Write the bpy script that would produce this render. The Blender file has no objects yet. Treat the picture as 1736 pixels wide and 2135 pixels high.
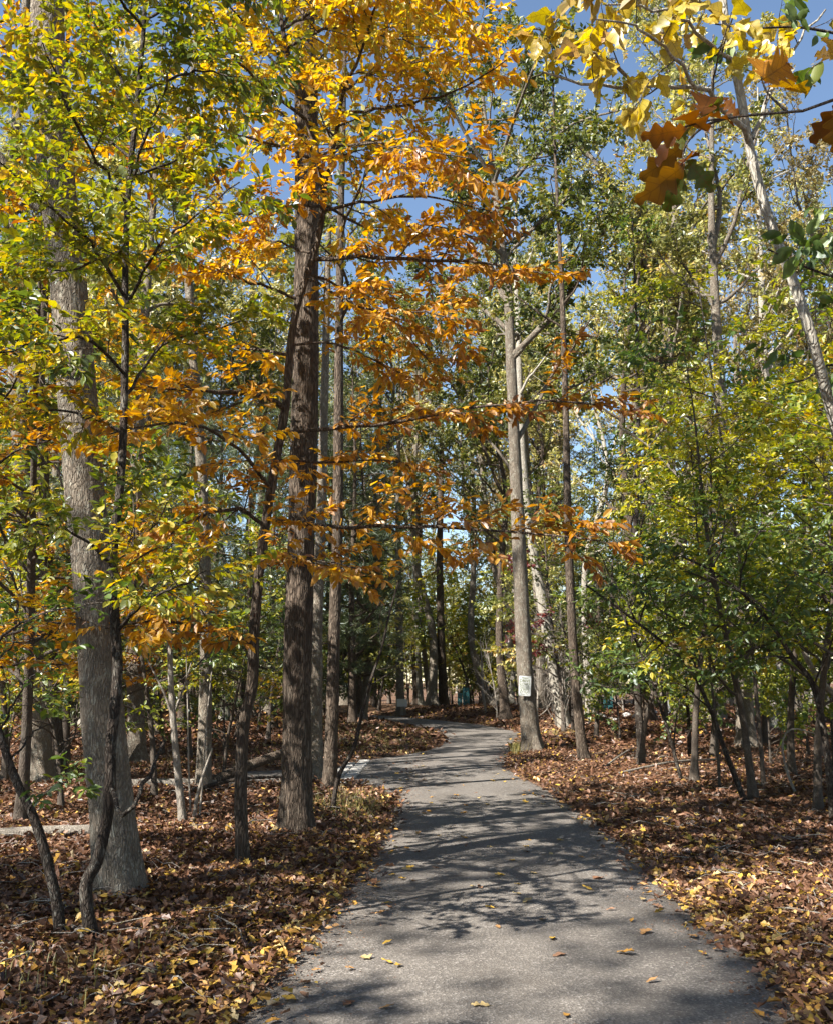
import bpy, math, random
import numpy as np
from mathutils import Vector, Matrix

R_ = math.radians
rng = np.random.default_rng(11)
random.seed(5)
SC = bpy.context.scene
COL = SC.collection

# ------------------------------------------------------------------ camera
CAM_H, PITCH, FPX, CX, CY = 1.6, R_(9.8), 2015.0, 868.0, 1067.5
cam_d = bpy.data.cameras.new('camera')
cam = bpy.data.objects.new('camera', cam_d)
COL.objects.link(cam)
cam.location = (0, 0, CAM_H)
cam.rotation_euler = (R_(90) + PITCH, 0, 0)
cam_d.sensor_fit = 'VERTICAL'
cam_d.sensor_height = 24.0
cam_d.lens = 24.0 * FPX / 2135.0
cam_d.clip_start, cam_d.clip_end = 0.05, 2000
SC.camera = cam

# ------------------------------------------------------------------ sky, sun, exposure
SUN_EL, SUN_AZ = R_(42), R_(234)          # azimuth clockwise from +Y: behind and to the left
wd = bpy.data.worlds.new('World')
SC.world = wd
wd.use_nodes = True
nt = wd.node_tree
sky = nt.nodes.new('ShaderNodeTexSky')
sky.sky_type = 'NISHITA'
sky.sun_disc = False
sky.sun_elevation = SUN_EL
sky.sun_rotation = SUN_AZ
sky.air_density, sky.dust_density, sky.ozone_density = 1.0, 0.0, 1.2
nt.links.new(sky.outputs['Color'], nt.nodes['Background'].inputs['Color'])
nt.nodes['Background'].inputs['Strength'].default_value = 0.06

sun_d = bpy.data.lights.new('sun', 'SUN')
sun_d.energy, sun_d.angle, sun_d.color = 5.0, R_(0.53), (1.0, 0.95, 0.87)
sun = bpy.data.objects.new('sun', sun_d)
COL.objects.link(sun)
TO_SUN = Vector((math.sin(SUN_AZ) * math.cos(SUN_EL), math.cos(SUN_AZ) * math.cos(SUN_EL), math.sin(SUN_EL)))
sun.rotation_euler = (-TO_SUN).to_track_quat('-Z', 'Y').to_euler()
sun.location = TO_SUN * 60

SC.view_settings.view_transform = 'Standard'
SC.view_settings.look = 'None'
SC.view_settings.exposure = 1.85
SC.view_settings.gamma = 1
SC.view_settings.use_curve_mapping = False
SC.render.engine = 'CYCLES'
cy = SC.cycles
cy.max_bounces, cy.diffuse_bounces, cy.transmission_bounces, cy.glossy_bounces = 5, 4, 4, 1
cy.use_adaptive_sampling = True
cy.adaptive_threshold = .03
cy.sample_clamp_indirect = 6

# ------------------------------------------------------------------ small tools
def PX(x, y, Y):
    """a point of the photograph (1736 x 2135 grid) at the distance Y ahead"""
    u, v = (x - CX) / FPX, (CY - y) / FPX
    d = np.array([u, math.cos(PITCH) - v * math.sin(PITCH), math.sin(PITCH) + v * math.cos(PITCH)])
    return np.array([0, 0, CAM_H]) + d * (Y / d[1])

def GP(x, y, z=0.0):
    """where that point meets the level ground"""
    u, v = (x - CX) / FPX, (CY - y) / FPX
    d = np.array([u, math.cos(PITCH) - v * math.sin(PITCH), math.sin(PITCH) + v * math.cos(PITCH)])
    return np.array([0, 0, CAM_H]) + d * ((z - CAM_H) / d[2])

def unit(a):
    return a / np.maximum(np.linalg.norm(a, axis=-1, keepdims=True), 1e-9)

def hash2(i, j, s=0):
    n = (i * 374761393 + j * 668265263 + s * 974634777) & 0x7fffffff
    n = ((n ^ (n >> 13)) * 1274126177) & 0x7fffffff
    return ((n ^ (n >> 16)) & 0xffff) / 65535.0

def vnoise(x, y, s=0, px=0):
    """smooth value noise in -1..1; px makes it repeat after px cells in x"""
    x, y = np.broadcast_arrays(np.asarray(x, float), np.asarray(y, float))
    i, j = np.floor(x).astype(np.int64), np.floor(y).astype(np.int64)
    fx, fy = x - i, y - j
    fx, fy = fx * fx * (3 - 2 * fx), fy * fy * (3 - 2 * fy)
    i2 = i + 1
    if px:
        i, i2 = i % px, i2 % px
    a, b = hash2(i, j, s), hash2(i2, j, s)
    c, d = hash2(i, j + 1, s), hash2(i2, j + 1, s)
    return 2 * ((a + (b - a) * fx) * (1 - fy) + (c + (d - c) * fx) * fy) - 1

def mesh(name, V, quads=None, tris=None, smooth=True, attrs=None, polys=None):
    me = bpy.data.meshes.new(name)
    V = np.ascontiguousarray(V, dtype=np.float32).reshape(-1, 3)
    me.vertices.add(len(V))
    me.vertices.foreach_set('co', V.ravel())
    parts, tot = [], []
    for F in (quads, tris):
        if F is not None and len(F):
            F = np.asarray(F, dtype=np.int32)
            parts.append(F.ravel()); tot.append(np.full(len(F), F.shape[1], np.int32))
    for p in polys or []:
        parts.append(np.asarray(p, np.int32)); tot.append(np.array([len(p)], np.int32))
    li, tot = np.concatenate(parts), np.concatenate(tot)
    st = np.concatenate([[0], np.cumsum(tot)[:-1]]).astype(np.int32)
    me.loops.add(len(li)); me.loops.foreach_set('vertex_index', li)
    me.polygons.add(len(tot))
    me.polygons.foreach_set('loop_start', st)
    me.polygons.foreach_set('loop_total', tot)
    me.polygons.foreach_set('use_smooth', np.full(len(tot), smooth))
    for k, a in (attrs or {}).items():
        a = np.asarray(a, np.float32)
        if a.ndim == 1:
            me.attributes.new(k, 'FLOAT', 'POINT').data.foreach_set('value', a)
        else:
            me.attributes.new(k, 'FLOAT_VECTOR', 'POINT').data.foreach_set('vector', a.ravel())
    me.update(); me.validate()
    return me

def obj(name, me, mat=None, parent=None, loc=None, kind=None, label=None):
    o = bpy.data.objects.new(name, me)
    COL.objects.link(o)
    if mat is not None and me is not None:
        if not len(me.materials):
            me.materials.append(mat)
        elif me.materials[0] != mat:
            o.material_slots[0].link = 'OBJECT'; o.material_slots[0].material = mat
    if parent: o.parent = parent
    if loc is not None: o.location = tuple(float(c) for c in loc)
    if kind: o['kind'] = kind
    if label: o['label'] = label
    return o

def tag(o, label, cat, group=None):
    o['label'] = label; o['category'] = cat
    if group: o['group'] = group
    return o

def thing(name, label, cat, loc, group=None, rz=0, scale=1):
    o = bpy.data.objects.new(name, None)
    COL.objects.link(o)
    o.location = tuple(float(c) for c in loc); o.rotation_euler = (0, 0, rz); o.scale = (scale,) * 3
    o.empty_display_size = .2
    return tag(o, label, cat, group)

def copy_tree(src, loc, rz=0, scale=1, label=None, group=None, tilt=(0, 0)):
    r = src.copy(); COL.objects.link(r)
    r.location = tuple(float(c) for c in loc); r.rotation_euler = (tilt[0], tilt[1], rz); r.scale = (scale,) * 3
    if label: r['label'] = label
    if group: r['group'] = group
    for ch in src.children:
        c = ch.copy(); COL.objects.link(c); c.parent = r
    return r

# ------------------------------------------------------------------ materials
class NT:
    def __init__(s, name):
        s.m = bpy.data.materials.new(name); s.m.use_nodes = True
        s.t = s.m.node_tree; s.t.nodes.clear()
        s.out = s.n('ShaderNodeOutputMaterial')
    def n(s, typ, **kw):
        nd = s.t.nodes.new(typ)
        for k, v in kw.items():
            if k in nd.inputs: nd.inputs[k].default_value = v
            else: setattr(nd, k, v)
        return nd
    def l(s, a, b): s.t.links.new(a, b)
    def ramp(s, fac, stops, interp='LINEAR'):
        r = s.n('ShaderNodeValToRGB'); r.color_ramp.interpolation = interp
        e = r.color_ramp.elements
        while len(e) < len(stops): e.new(0.5)
        for el, (p, c) in zip(e, stops):
            el.position = p; el.color = (*c, 1) if len(c) == 3 else c
        s.l(fac, r.inputs[0]); return r.outputs[0]
    def coords(s, sc=(1, 1, 1)):
        tc = s.n('ShaderNodeTexCoord'); mp = s.n('ShaderNodeMapping'); mp.inputs['Scale'].default_value = sc
        s.l(tc.outputs['Object'], mp.inputs['Vector']); return mp.outputs[0]
    def noise(s, vec, scale, detail=4, rough=.55):
        nd = s.n('ShaderNodeTexNoise', Scale=scale, Detail=detail, Roughness=rough)
        s.l(vec, nd.inputs['Vector']); return nd.outputs['Fac']
    def mix(s, fac, a, b, mode='MIX'):
        nd = s.n('ShaderNodeMix', data_type='RGBA', blend_type=mode)
        for i, v in ((0, fac), (6, a), (7, b)):
            if hasattr(v, 'node'): s.l(v, nd.inputs[i])
            else: nd.inputs[i].default_value = v if i == 0 else (*v, 1)
        return nd.outputs[2]
    def math(s, op, a, b=0.0):
        nd = s.n('ShaderNodeMath', operation=op)
        for i, v in ((0, a), (1, b)):
            if hasattr(v, 'node'): s.l(v, nd.inputs[i])
            else: nd.inputs[i].default_value = v
        return nd.outputs[0]
    def bump(s, h, strength=.5, dist=.01):
        b = s.n('ShaderNodeBump', Strength=strength, Distance=dist)
        s.l(h, b.inputs['Height']); return b.outputs[0]

def leaf_mat(name, stops, trans=.45, gloss=.05, veins=False, rough=.45):
    a = NT(name)
    at = a.n('ShaderNodeAttribute', attribute_name='rnd')
    f = at.outputs['Fac']
    oi = a.n('ShaderNodeObjectInfo')
    col = a.ramp(f, stops)
    if not veins:
        col = a.mix(a.math('MULTIPLY', a.math('SUBTRACT', a.noise(a.coords(), 30, 1), .45), .8), col, (.16, .07, .02))
    if veins:
        lv = a.n('ShaderNodeAttribute', attribute_name='lv')
        sp = a.n('ShaderNodeSeparateXYZ'); a.l(lv.outputs['Vector'], sp.inputs[0])
        yy = a.math('ABSOLUTE', sp.outputs[1])
        fr = a.math('FRACT', a.math('MULTIPLY', a.math('SUBTRACT', sp.outputs[0], a.math('MULTIPLY', yy, .7)), 6.0))
        side = a.math('LESS_THAN', a.math('ABSOLUTE', a.math('SUBTRACT', fr, .5)), .05)
        mid = a.math('LESS_THAN', yy, .012)
        vv = a.math('MULTIPLY', a.math('MAXIMUM', side, mid), .55)
        col = a.mix(vv, col, (.09, .045, .015))
        blot = a.ramp(a.noise(a.coords(), 60, 5, .65), [(.42, (0, 0, 0)), (.62, (1, 1, 1))])
        col = a.mix(a.math('MULTIPLY', blot, .4), col, (.2, .07, .012))
    d = a.n('ShaderNodeBsdfDiffuse'); a.l(col, d.inputs['Color'])
    t = a.n('ShaderNodeBsdfTranslucent')
    hs = a.n('ShaderNodeHueSaturation', Saturation=1.12, Value=1.25); a.l(col, hs.inputs['Color'])
    a.l(hs.outputs[0], t.inputs['Color'])
    m1 = a.n('ShaderNodeMixShader', Fac=trans); a.l(d.outputs[0], m1.inputs[1]); a.l(t.outputs[0], m1.inputs[2])
    g = a.n('ShaderNodeBsdfGlossy', Roughness=rough); g.inputs['Color'].default_value = (.9, .95, 1, 1)
    m2 = a.n('ShaderNodeMixShader', Fac=gloss); a.l(m1.outputs[0], m2.inputs[1]); a.l(g.outputs[0], m2.inputs[2])
    a.l(m2.outputs[0], a.out.inputs[0])
    return a.m

def bark_mat(name, dark, mid, lichen, scale=1.0, lich=.35, vstretch=.2, bump=1.0, crack=.6):
    a = NT(name)
    v = a.coords((1, 1, vstretch))
    wn = a.n('ShaderNodeTexNoise', Scale=7.0 * scale, Detail=4.0); a.l(v, wn.inputs['Vector'])
    vs = a.n('ShaderNodeVectorMath', operation='SCALE'); a.l(wn.outputs['Color'], vs.inputs[0]); vs.inputs['Scale'].default_value = .2 / scale
    va = a.n('ShaderNodeVectorMath', operation='ADD'); a.l(v, va.inputs[0]); a.l(vs.outputs[0], va.inputs[1])
    vo = a.n('ShaderNodeTexVoronoi', Scale=30.0 * scale, feature='DISTANCE_TO_EDGE'); a.l(va.outputs[0], vo.inputs['Vector'])
    plate = a.ramp(vo.outputs['Distance'], [(.02, (0, 0, 0)), (.22, (1, 1, 1))])
    n1 = a.noise(v, 45 * scale, 6, .68)
    n2 = a.noise(a.coords((1, 1, .5)), 6 * scale, 5, .62)
    col = a.ramp(n1, [(.3, tuple(c * .75 for c in mid)), (.7, tuple(c * 1.12 for c in mid))])
    col = a.mix(a.ramp(n2, [(.35, (.55, .55, .55)), (.65, (0, 0, 0))]), col, tuple((x + y) / 2 for x, y in zip(dark, mid)))
    lm = a.ramp(a.noise(a.coords((1, 1, .6)), 9 * scale, 7, .75), [(.52, (0, 0, 0)), (.6, (1, 1, 1))])
    col = a.mix(a.math('MULTIPLY', lm, lich), col, lichen)
    hl = a.n('ShaderNodeAttribute', attribute_name='ridge').outputs['Fac']
    groove = a.math('MULTIPLY', a.math('SUBTRACT', 1.0, a.math('MULTIPLY', plate, a.math('ADD', .35, a.math('MULTIPLY', hl, .65)))), crack)
    col = a.mix(groove, col, dark)
    p = a.n('ShaderNodeBsdfPrincipled', Roughness=.92)
    p.inputs['Specular IOR Level'].default_value = .15
    a.l(col, p.inputs['Base Color'])
    h = a.math('ADD', a.math('MULTIPLY', plate, 1.0), a.math('MULTIPLY', n1, .7))
    a.l(a.bump(h, bump, .014 / scale ** .5), p.inputs['Normal'])
    a.l(p.outputs[0], a.out.inputs[0])
    return a.m

def plain_mat(name, c, rough=.6, spec=.3, grain=0.12, gs=30):
    a = NT(name)
    n = a.noise(a.coords(), gs, 4)
    col = a.mix(a.math('MULTIPLY', n, grain * 2), c, tuple(x * .55 for x in c))
    p = a.n('ShaderNodeBsdfPrincipled', Roughness=rough); p.inputs['Specular IOR Level'].default_value = spec
    a.l(col, p.inputs['Base Color']); a.l(a.bump(n, .2, .004), p.inputs['Normal'])
    a.l(p.outputs[0], a.out.inputs[0]); return a.m

G = lambda *s: list(s)
M = {}
M['orange'] = leaf_mat('leaf_orange_gold', [(0, (.22, .08, .012)), (.3, (.40, .18, .014)), (.6, (.54, .29, .018)), (.85, (.64, .41, .03)), (1, (.36, .32, .05))], .5, .05)
M['gold'] = leaf_mat('leaf_bright_gold', [(0, (.36, .14, .012)), (.4, (.62, .32, .02)), (1, (.78, .5, .04))], .55)
M['yellowgreen'] = leaf_mat('leaf_yellow_green', [(0, (.05, .08, .015)), (.2, (.11, .15, .02)), (.45, (.24, .25, .026)), (.68, (.42, .33, .03)), (.88, (.5, .28, .03)), (1, (.34, .11, .02))], .48)
M['rightgreen'] = leaf_mat('leaf_fresh_green', [(0, (.04, .08, .018)), (.35, (.09, .145, .024)), (.62, (.21, .24, .028)), (.85, (.44, .39, .035)), (1, (.42, .25, .04))], .45, .045)
M['rightyellow'] = leaf_mat('leaf_lemon', [(0, (.09, .14, .02)), (.35, (.26, .28, .025)), (.75, (.5, .43, .03)), (1, (.45, .26, .03))], .5)
M['sassafras'] = leaf_mat('leaf_clear_yellow', [(0, (.24, .24, .025)), (.4, (.46, .36, .03)), (.8, (.6, .44, .04)), (1, (.4, .2, .03))], .5, .05, veins=True)
M['oakpale'] = leaf_mat('leaf_pale_olive', [(0, (.08, .1, .025)), (.25, (.2, .21, .05)), (.55, (.38, .35, .1)), (.85, (.52, .45, .16)), (1, (.42, .23, .06))], .45, .045)
M['oakgreen'] = leaf_mat('leaf_oak_green', [(0, (.04, .055, .013)), (.4, (.085, .115, .022)), (.75, (.19, .19, .032)), (1, (.34, .24, .04))], .45, .035)
M['oaktan'] = leaf_mat('leaf_pale_tan', [(0, (.12, .1, .04)), (.5, (.3, .24, .09)), (.85, (.42, .33, .13)), (1, (.4, .2, .07))], .42, .04)
M['rust'] = leaf_mat('leaf_rust', [(0, (.12, .03, .012)), (.5, (.3, .09, .02)), (1, (.42, .2, .03))], .45)
M['red'] = leaf_mat('leaf_dark_red', [(0, (.06, .008, .009)), (.6, (.13, .016, .015)), (1, (.2, .045, .02))], .4)
M['pine'] = leaf_mat('needle_green', [(0, (.035, .055, .02)), (.6, (.075, .105, .035)), (1, (.13, .16, .06))], .25, .05)
M['bigoak'] = leaf_mat('leaf_big_oak', [(0, (.1, .035, .014)), (.3, (.2, .075, .016)), (.5, (.2, .11, .016)), (.6, (.08, .12, .016)), (.75, (.04, .08, .012)), (.86, (.42, .18, .016)), (1, (.55, .32, .03))], .55, .015, veins=True)
M['litter'] = leaf_mat('fallen_leaf_brown', [(0, (.035, .02, .013)), (.22, (.095, .046, .027)), (.48, (.175, .09, .052)), (.68, (.28, .17, .11)), (.8, (.38, .2, .045)), (.92, (.46, .31, .055)), (1, (.38, .3, .19))], .12, .025)
M['bark_grey'] = bark_mat('bark_grey', (.045, .036, .027), (.235, .195, .152), (.37, .355, .29), 1.6, .6, .24, 1.0, .45)
M['bark_brown'] = bark_mat('bark_brown', (.03, .022, .016), (.15, .114, .086), (.27, .24, .19), 1.25, .25, .17, 1.0, .8)
M['bark_pale'] = bark_mat('bark_pale', (.12, .1, .08), (.38, .35, .29), (.5, .48, .42), 1.3, .5, .3, .7, .5)
M['bark_dark'] = bark_mat('bark_dark', (.016, .012, .01), (.085, .066, .052), (.3, .29, .25), 2, .4, .25, 1.0, .8)
M['bark_twig'] = bark_mat('bark_twig', (.03, .023, .018), (.11, .088, .07), (.2, .19, .16), 2.5, .3, .3, .6, .5)
M['bark_dead'] = bark_mat('bark_dead', (.11, .092, .075), (.34, .3, .25), (.46, .43, .38), 2, .5, .12, .8, .5)

def asphalt_mat():
    a = NT('asphalt')
    v = a.coords()
    vo = a.n('ShaderNodeTexVoronoi', Scale=85.0); a.l(v, vo.inputs['Vector'])
    st = a.ramp(vo.outputs['Color'], [(0, (.058, .051, .045)), (.55, (.118, .105, .093)), (.8, (.215, .194, .17)), (1, (.4, .37, .335))])
    big = a.noise(v, .9, 5, .6)
    col = a.mix(a.math('MULTIPLY', big, .75), st, (.114, .101, .089))
    ln = a.noise(a.coords((1, .25, 1)), 3.2, 4)
    col = a.mix(a.ramp(ln, [(.45, (0, 0, 0)), (.75, (.35, .35, .35))]), col, (.165, .146, .125))
    st2 = a.ramp(a.noise(a.coords((1, .6, 1)), 1.7, 6, .7), [(.5, (0, 0, 0)), (.68, (.6, .6, .6))])
    col = a.mix(st2, col, (.07, .06, .051))
    ck = a.n('ShaderNodeTexVoronoi', Scale=.55, feature='DISTANCE_TO_EDGE'); 
    wv = a.n('ShaderNodeTexNoise', Scale=2.5, Detail=5.0); a.l(v, wv.inputs['Vector'])
    vm = a.n('ShaderNodeVectorMath', operation='ADD'); a.l(v, vm.inputs[0]); a.l(wv.outputs['Color'], vm.inputs[1]); a.l(vm.outputs[0], ck.inputs['Vector'])
    cr = a.math('LESS_THAN', ck.outputs['Distance'], .003)
    col = a.mix(a.math('MULTIPLY', cr, .2), col, (.03, .028, .026))
    p = a.n('ShaderNodeBsdfPrincipled', Roughness=.88); p.inputs['Specular IOR Level'].default_value = .2
    a.l(col, p.inputs['Base Color'])
    a.l(a.bump(vo.outputs['Distance'], .6, .008), p.inputs['Normal'])
    a.l(p.outputs[0], a.out.inputs[0]); return a.m

def soil_mat():
    a = NT('forest_floor')
    v = a.coords()
    vo = a.n('ShaderNodeTexVoronoi', Scale=13.0); a.l(v, vo.inputs['Vector'])
    col = a.ramp(vo.outputs['Color'], [(0, (.03, .018, .012)), (.35, (.085, .046, .028)), (.65, (.15, .085, .05)), (.9, (.24, .155, .09)), (1, (.3, .2, .06))])
    n = a.noise(v, .5, 4)
    col = a.mix(a.ramp(n, [(.4, (0, 0, 0)), (.7, (.7, .7, .7))]), col, (.09, .048, .026))
    p = a.n('ShaderNodeBsdfPrincipled', Roughness=.95); p.inputs['Specular IOR Level'].default_value = .15
    a.l(col, p.inputs['Base Color']); a.l(a.bump(vo.outputs['Distance'], .8, .05), p.inputs['Normal'])
    a.l(p.outputs[0], a.out.inputs[0]); return a.m
M['asphalt'], M['soil'] = asphalt_mat(), soil_mat()
M['grass'] = leaf_mat('grass_dry', [(0, (.09, .1, .025)), (.5, (.24, .22, .06)), (1, (.42, .33, .13))], .35, .05)
M['white'] = plain_mat('sign_white', (.46, .47, .46), .45, .4, .06, 12)
M['print'] = plain_mat('sign_print', (.12, .14, .06), .6, .2, .05)
M['teal'] = plain_mat('teal_paint', (.035, .13, .14), .5, .4)
M['paver'] = plain_mat('granite_paver', (.36, .34, .31), .85, .2, .3, 40)
M['stone'] = plain_mat('pale_stone', (.42, .4, .38), .9, .2, .25, 14)

# ------------------------------------------------------------------ ground and path
LEFT = [(230, 2500), (380, 2220), (480, 2120), (565, 2020), (660, 1920), (715, 1850), (770, 1775), (814, 1700), (830, 1660), (846, 1625), (858, 1594), (880, 1568), (918, 1550), (926, 1537), (920, 1528), (875, 1519), (829, 1511), (798, 1504), (764, 1496.5)]
RIGHT = [(1790, 2500), (1700, 2200), (1668, 2105), (1640, 2042), (1606, 2007), (1548, 1972), (1488, 1932), (1423, 1877), (1383, 1837), (1319, 1767), (1228, 1705), (1163, 1661), (1118, 1631), (1060, 1602), (1052, 1582), (1086, 1545), (1078, 1524), (1018, 1512), (943, 1504), (868, 1497), (800, 1491)]
def edge(pl):
    w = np.array([GP(*p)[:2] for p in pl])
    return w[np.argsort(w[:, 1])]
EL, ER = edge(LEFT), edge(RIGHT)
# carry both edges on behind the viewer and round the bend ahead
EL = np.vstack([[-1.35, -20], [-1.2, -2], EL, [EL[-1, 0] - 4.5, EL[-1, 1] + 7], [EL[-1, 0] - 16, EL[-1, 1] + 18]])
ER = np.vstack([[1.5, -20], [1.6, -2], ER, [ER[-1, 0] - 3.5, ER[-1, 1] + 6], [ER[-1, 0] - 15, ER[-1, 1] + 17]])
def xl(y): return np.interp(y, EL[:, 1], EL[:, 0])
def xr(y): return np.interp(y, ER[:, 1], ER[:, 0])
AP_LO = np.array([GP(*p)[:2] for p in [(400, 1655), (560, 1640), (716, 1637), (800, 1650), (870, 1662)]])
AP_HI = np.array([GP(*p)[:2] for p in [(400, 1612), (560, 1606), (704, 1599), (763, 1584), (842, 1574), (905, 1562)]])
def in_apron(x, y):
    return (y > np.interp(x, AP_LO[:, 0], AP_LO[:, 1])) & (y < np.interp(x, AP_HI[:, 0], AP_HI[:, 1])) & (x < xl(y) + .3) & (x > AP_LO[0, 0])
def off_path(x, y):
    """metres outside the main path (negative on it)"""
    x, y = np.asarray(x, float), np.asarray(y, float)
    return np.maximum(xl(y) - x, x - xr(y))
def sstep(a, b, x):
    t = np.clip((x - a) / (b - a), 0, 1); return t * t * (3 - 2 * t)
def ground(x, y):
    x, y = np.asarray(x, float), np.asarray(y, float)
    o = off_path(x, y)
    ap = in_apron(x, y)
    w = sstep(0.0, .5, o) * np.where(ap, 0, 1)
    bumps = .035 * vnoise(x * .7, y * .7, 1) + .02 * vnoise(x * 2.3, y * 2.3, 2) + .06
    right = sstep(0, 4, x - xr(y)) * sstep(18, 30, y) * .35
    isl = sstep(0, 2.5, xl(y) - x) * sstep(19, 26, y) * .12
    drop = -sstep(40, 75, y) * .6
    return np.where(o < 0, -.03, -.03 + w * (bumps + .03 + right + isl)) + drop
def g1(x, y): return float(ground(np.array([x]), np.array([y]))[0])

def axis(knots):
    out = []
    for (a, b, s) in knots: out.append(np.arange(a, b, s))
    out.append([knots[-1][1]]); return np.concatenate(out)
gx = axis([(-260, -60, 20), (-60, -16, 2), (-16, 16, .22), (16, 60, 2), (60, 260, 20)])
gy = axis([(-120, -20, 10), (-20, 2, .8), (2, 24, .2), (24, 50, .5), (50, 110, 3), (110, 420, 20)])
X, Y = np.meshgrid(gx, gy)
nx, ny = len(gx), len(gy)
idx = np.arange(nx * ny).reshape(ny, nx)
q = np.stack([idx[:-1, :-1], idx[:-1, 1:], idx[1:, 1:], idx[1:, :-1]], -1).reshape(-1, 4)
obj('ground', mesh('ground', np.stack([X, Y, ground(X, Y)], -1).reshape(-1, 3), q), M['soil'], kind='structure')

ys = np.concatenate([np.arange(-20, 3, .5), np.arange(3, 26, .08), np.arange(26, 60, .3)])
nc = 15
t = np.linspace(0, 1, nc)
rag = lambda y, s: .07 * vnoise(y * 1.3, 0 * y, s) + .035 * vnoise(y * 6, 0 * y, s + 1)
a_, b_ = xl(ys) + rag(ys, 5), xr(ys) + rag(ys, 8)
X = a_[:, None] + (b_ - a_)[:, None] * t
Yg = np.repeat(ys[:, None], nc, 1)
Z = .012 * (1 - (2 * t - 1) ** 2)[None] + .004 * vnoise(X * 1.2, Yg * 1.2, 3) + .004 - sstep(40, 75, Yg) * .6
Z[:, 0] = Z[:, -1] = Z[:, 0] - .03
idx = np.arange(len(ys) * nc).reshape(len(ys), nc)
q = np.stack([idx[:-1, :-1], idx[:-1, 1:], idx[1:, 1:], idx[1:, :-1]], -1).reshape(-1, 4)
obj('path', mesh('path', np.stack([X, Yg, Z], -1).reshape(-1, 3), q), M['asphalt'], kind='structure')
xs = np.linspace(AP_LO[0, 0] + .05, 1.0, 60)
lo, hi = np.interp(xs, AP_LO[:, 0], AP_LO[:, 1]), np.interp(xs, AP_HI[:, 0], AP_HI[:, 1])
tt = np.linspace(0, 1, 9)
X = np.repeat(xs[:, None], 9, 1); Yg = lo[:, None] + (hi - lo)[:, None] * tt
idx = np.arange(60 * 9).reshape(60, 9)
q = np.stack([idx[:-1, :-1], idx[1:, :-1], idx[1:, 1:], idx[:-1, 1:]], -1).reshape(-1, 4)
side = obj('side_path', mesh('side_path', np.stack([X, Yg, X * 0 - .004], -1).reshape(-1, 3), q), M['asphalt'], kind='structure')

def block(w, d, h, bev=.012):
    """a low block with worn upper edges"""
    b = bev
    V = [(-w, -d, 0), (w, -d, 0), (w, d, 0), (-w, d, 0), (-w, -d, h - b), (w, -d, h - b), (w, d, h - b), (-w, d, h - b),
         (-w + b, -d + b, h), (w - b, -d + b, h), (w - b, d - b, h), (-w + b, d - b, h)]
    F = [(0, 1, 5, 4), (1, 2, 6, 5), (2, 3, 7, 6), (3, 0, 4, 7), (4, 5, 9, 8), (5, 6, 10, 9), (6, 7, 11, 10), (7, 4, 8, 11), (8, 9, 10, 11)]
    return V, F
Vb, Fb = block(.105, .125, .05)
pav = mesh('paver', Vb, Fb, smooth=False)
p0, p1 = GP(724, 1637)[:2], GP(768, 1585)[:2]
for row in range(2):
    for k in range(13):
        p = p0 + (p1 - p0) * ((k + .5) / 13) + np.array([row * .235 - .3, 0])
        o = obj('paver', pav, M['paver'], side, (p[0], p[1], -.035 + random.uniform(0, .012)))
        o.rotation_euler = (0, 0, math.atan2(*(p1 - p0)) * -1 + random.uniform(-.05, .05))

# ------------------------------------------------------------------ branches, twigs and leaves
def resample(pts, n):
    pts = np.asarray(pts, float)
    if len(pts) > 2:                                   # Catmull-Rom through the given points
        p = np.vstack([2 * pts[0] - pts[1], pts, 2 * pts[-1] - pts[-2]])
        out = []
        for i in range(len(pts) - 1):
            a, b, c, d = p[i:i + 4]
            u = np.linspace(0, 1, 8, endpoint=False)[:, None]
            out.append(.5 * (2 * b + (c - a) * u + (2 * a - 5 * b + 4 * c - d) * u ** 2 + (3 * b - a - 3 * c + d) * u ** 3))
        pts = np.vstack(out + [pts[-1:]])
    s = np.concatenate([[0], np.cumsum(np.linalg.norm(np.diff(pts, axis=0), axis=1))])
    u = np.linspace(0, s[-1], n)
    return np.stack([np.interp(u, s, pts[:, k]) for k in range(3)], -1)

def tubes(P, Rr, k=6):
    """P (N,n,3), Rr (N,n) -> verts, quads for N tapering tubes"""
    N, n, _ = P.shape
    T = unit(np.gradient(P, axis=1))
    ax = unit(P[:, -1] - P[:, 0])
    ref = np.where(np.abs(ax[:, 2:3]) > .8, np.array([[1., 0, 0]]), np.array([[0., 0, 1.]]))
    A = unit(np.cross(T, ref[:, None, :])); B = np.cross(T, A)
    th = np.arange(k) * 2 * math.pi / k
    V = P[:, :, None] + Rr[:, :, None, None] * (np.cos(th)[None, None, :, None] * A[:, :, None] + np.sin(th)[None, None, :, None] * B[:, :, None])
    i = np.arange(N * n * k).reshape(N, n, k)
    j = np.roll(i, -1, 2)
    Q = np.stack([i[:, :-1], j[:, :-1], j[:, 1:], i[:, 1:]], -1).reshape(-1, 4)
    return V.reshape(-1, 3), Q

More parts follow.
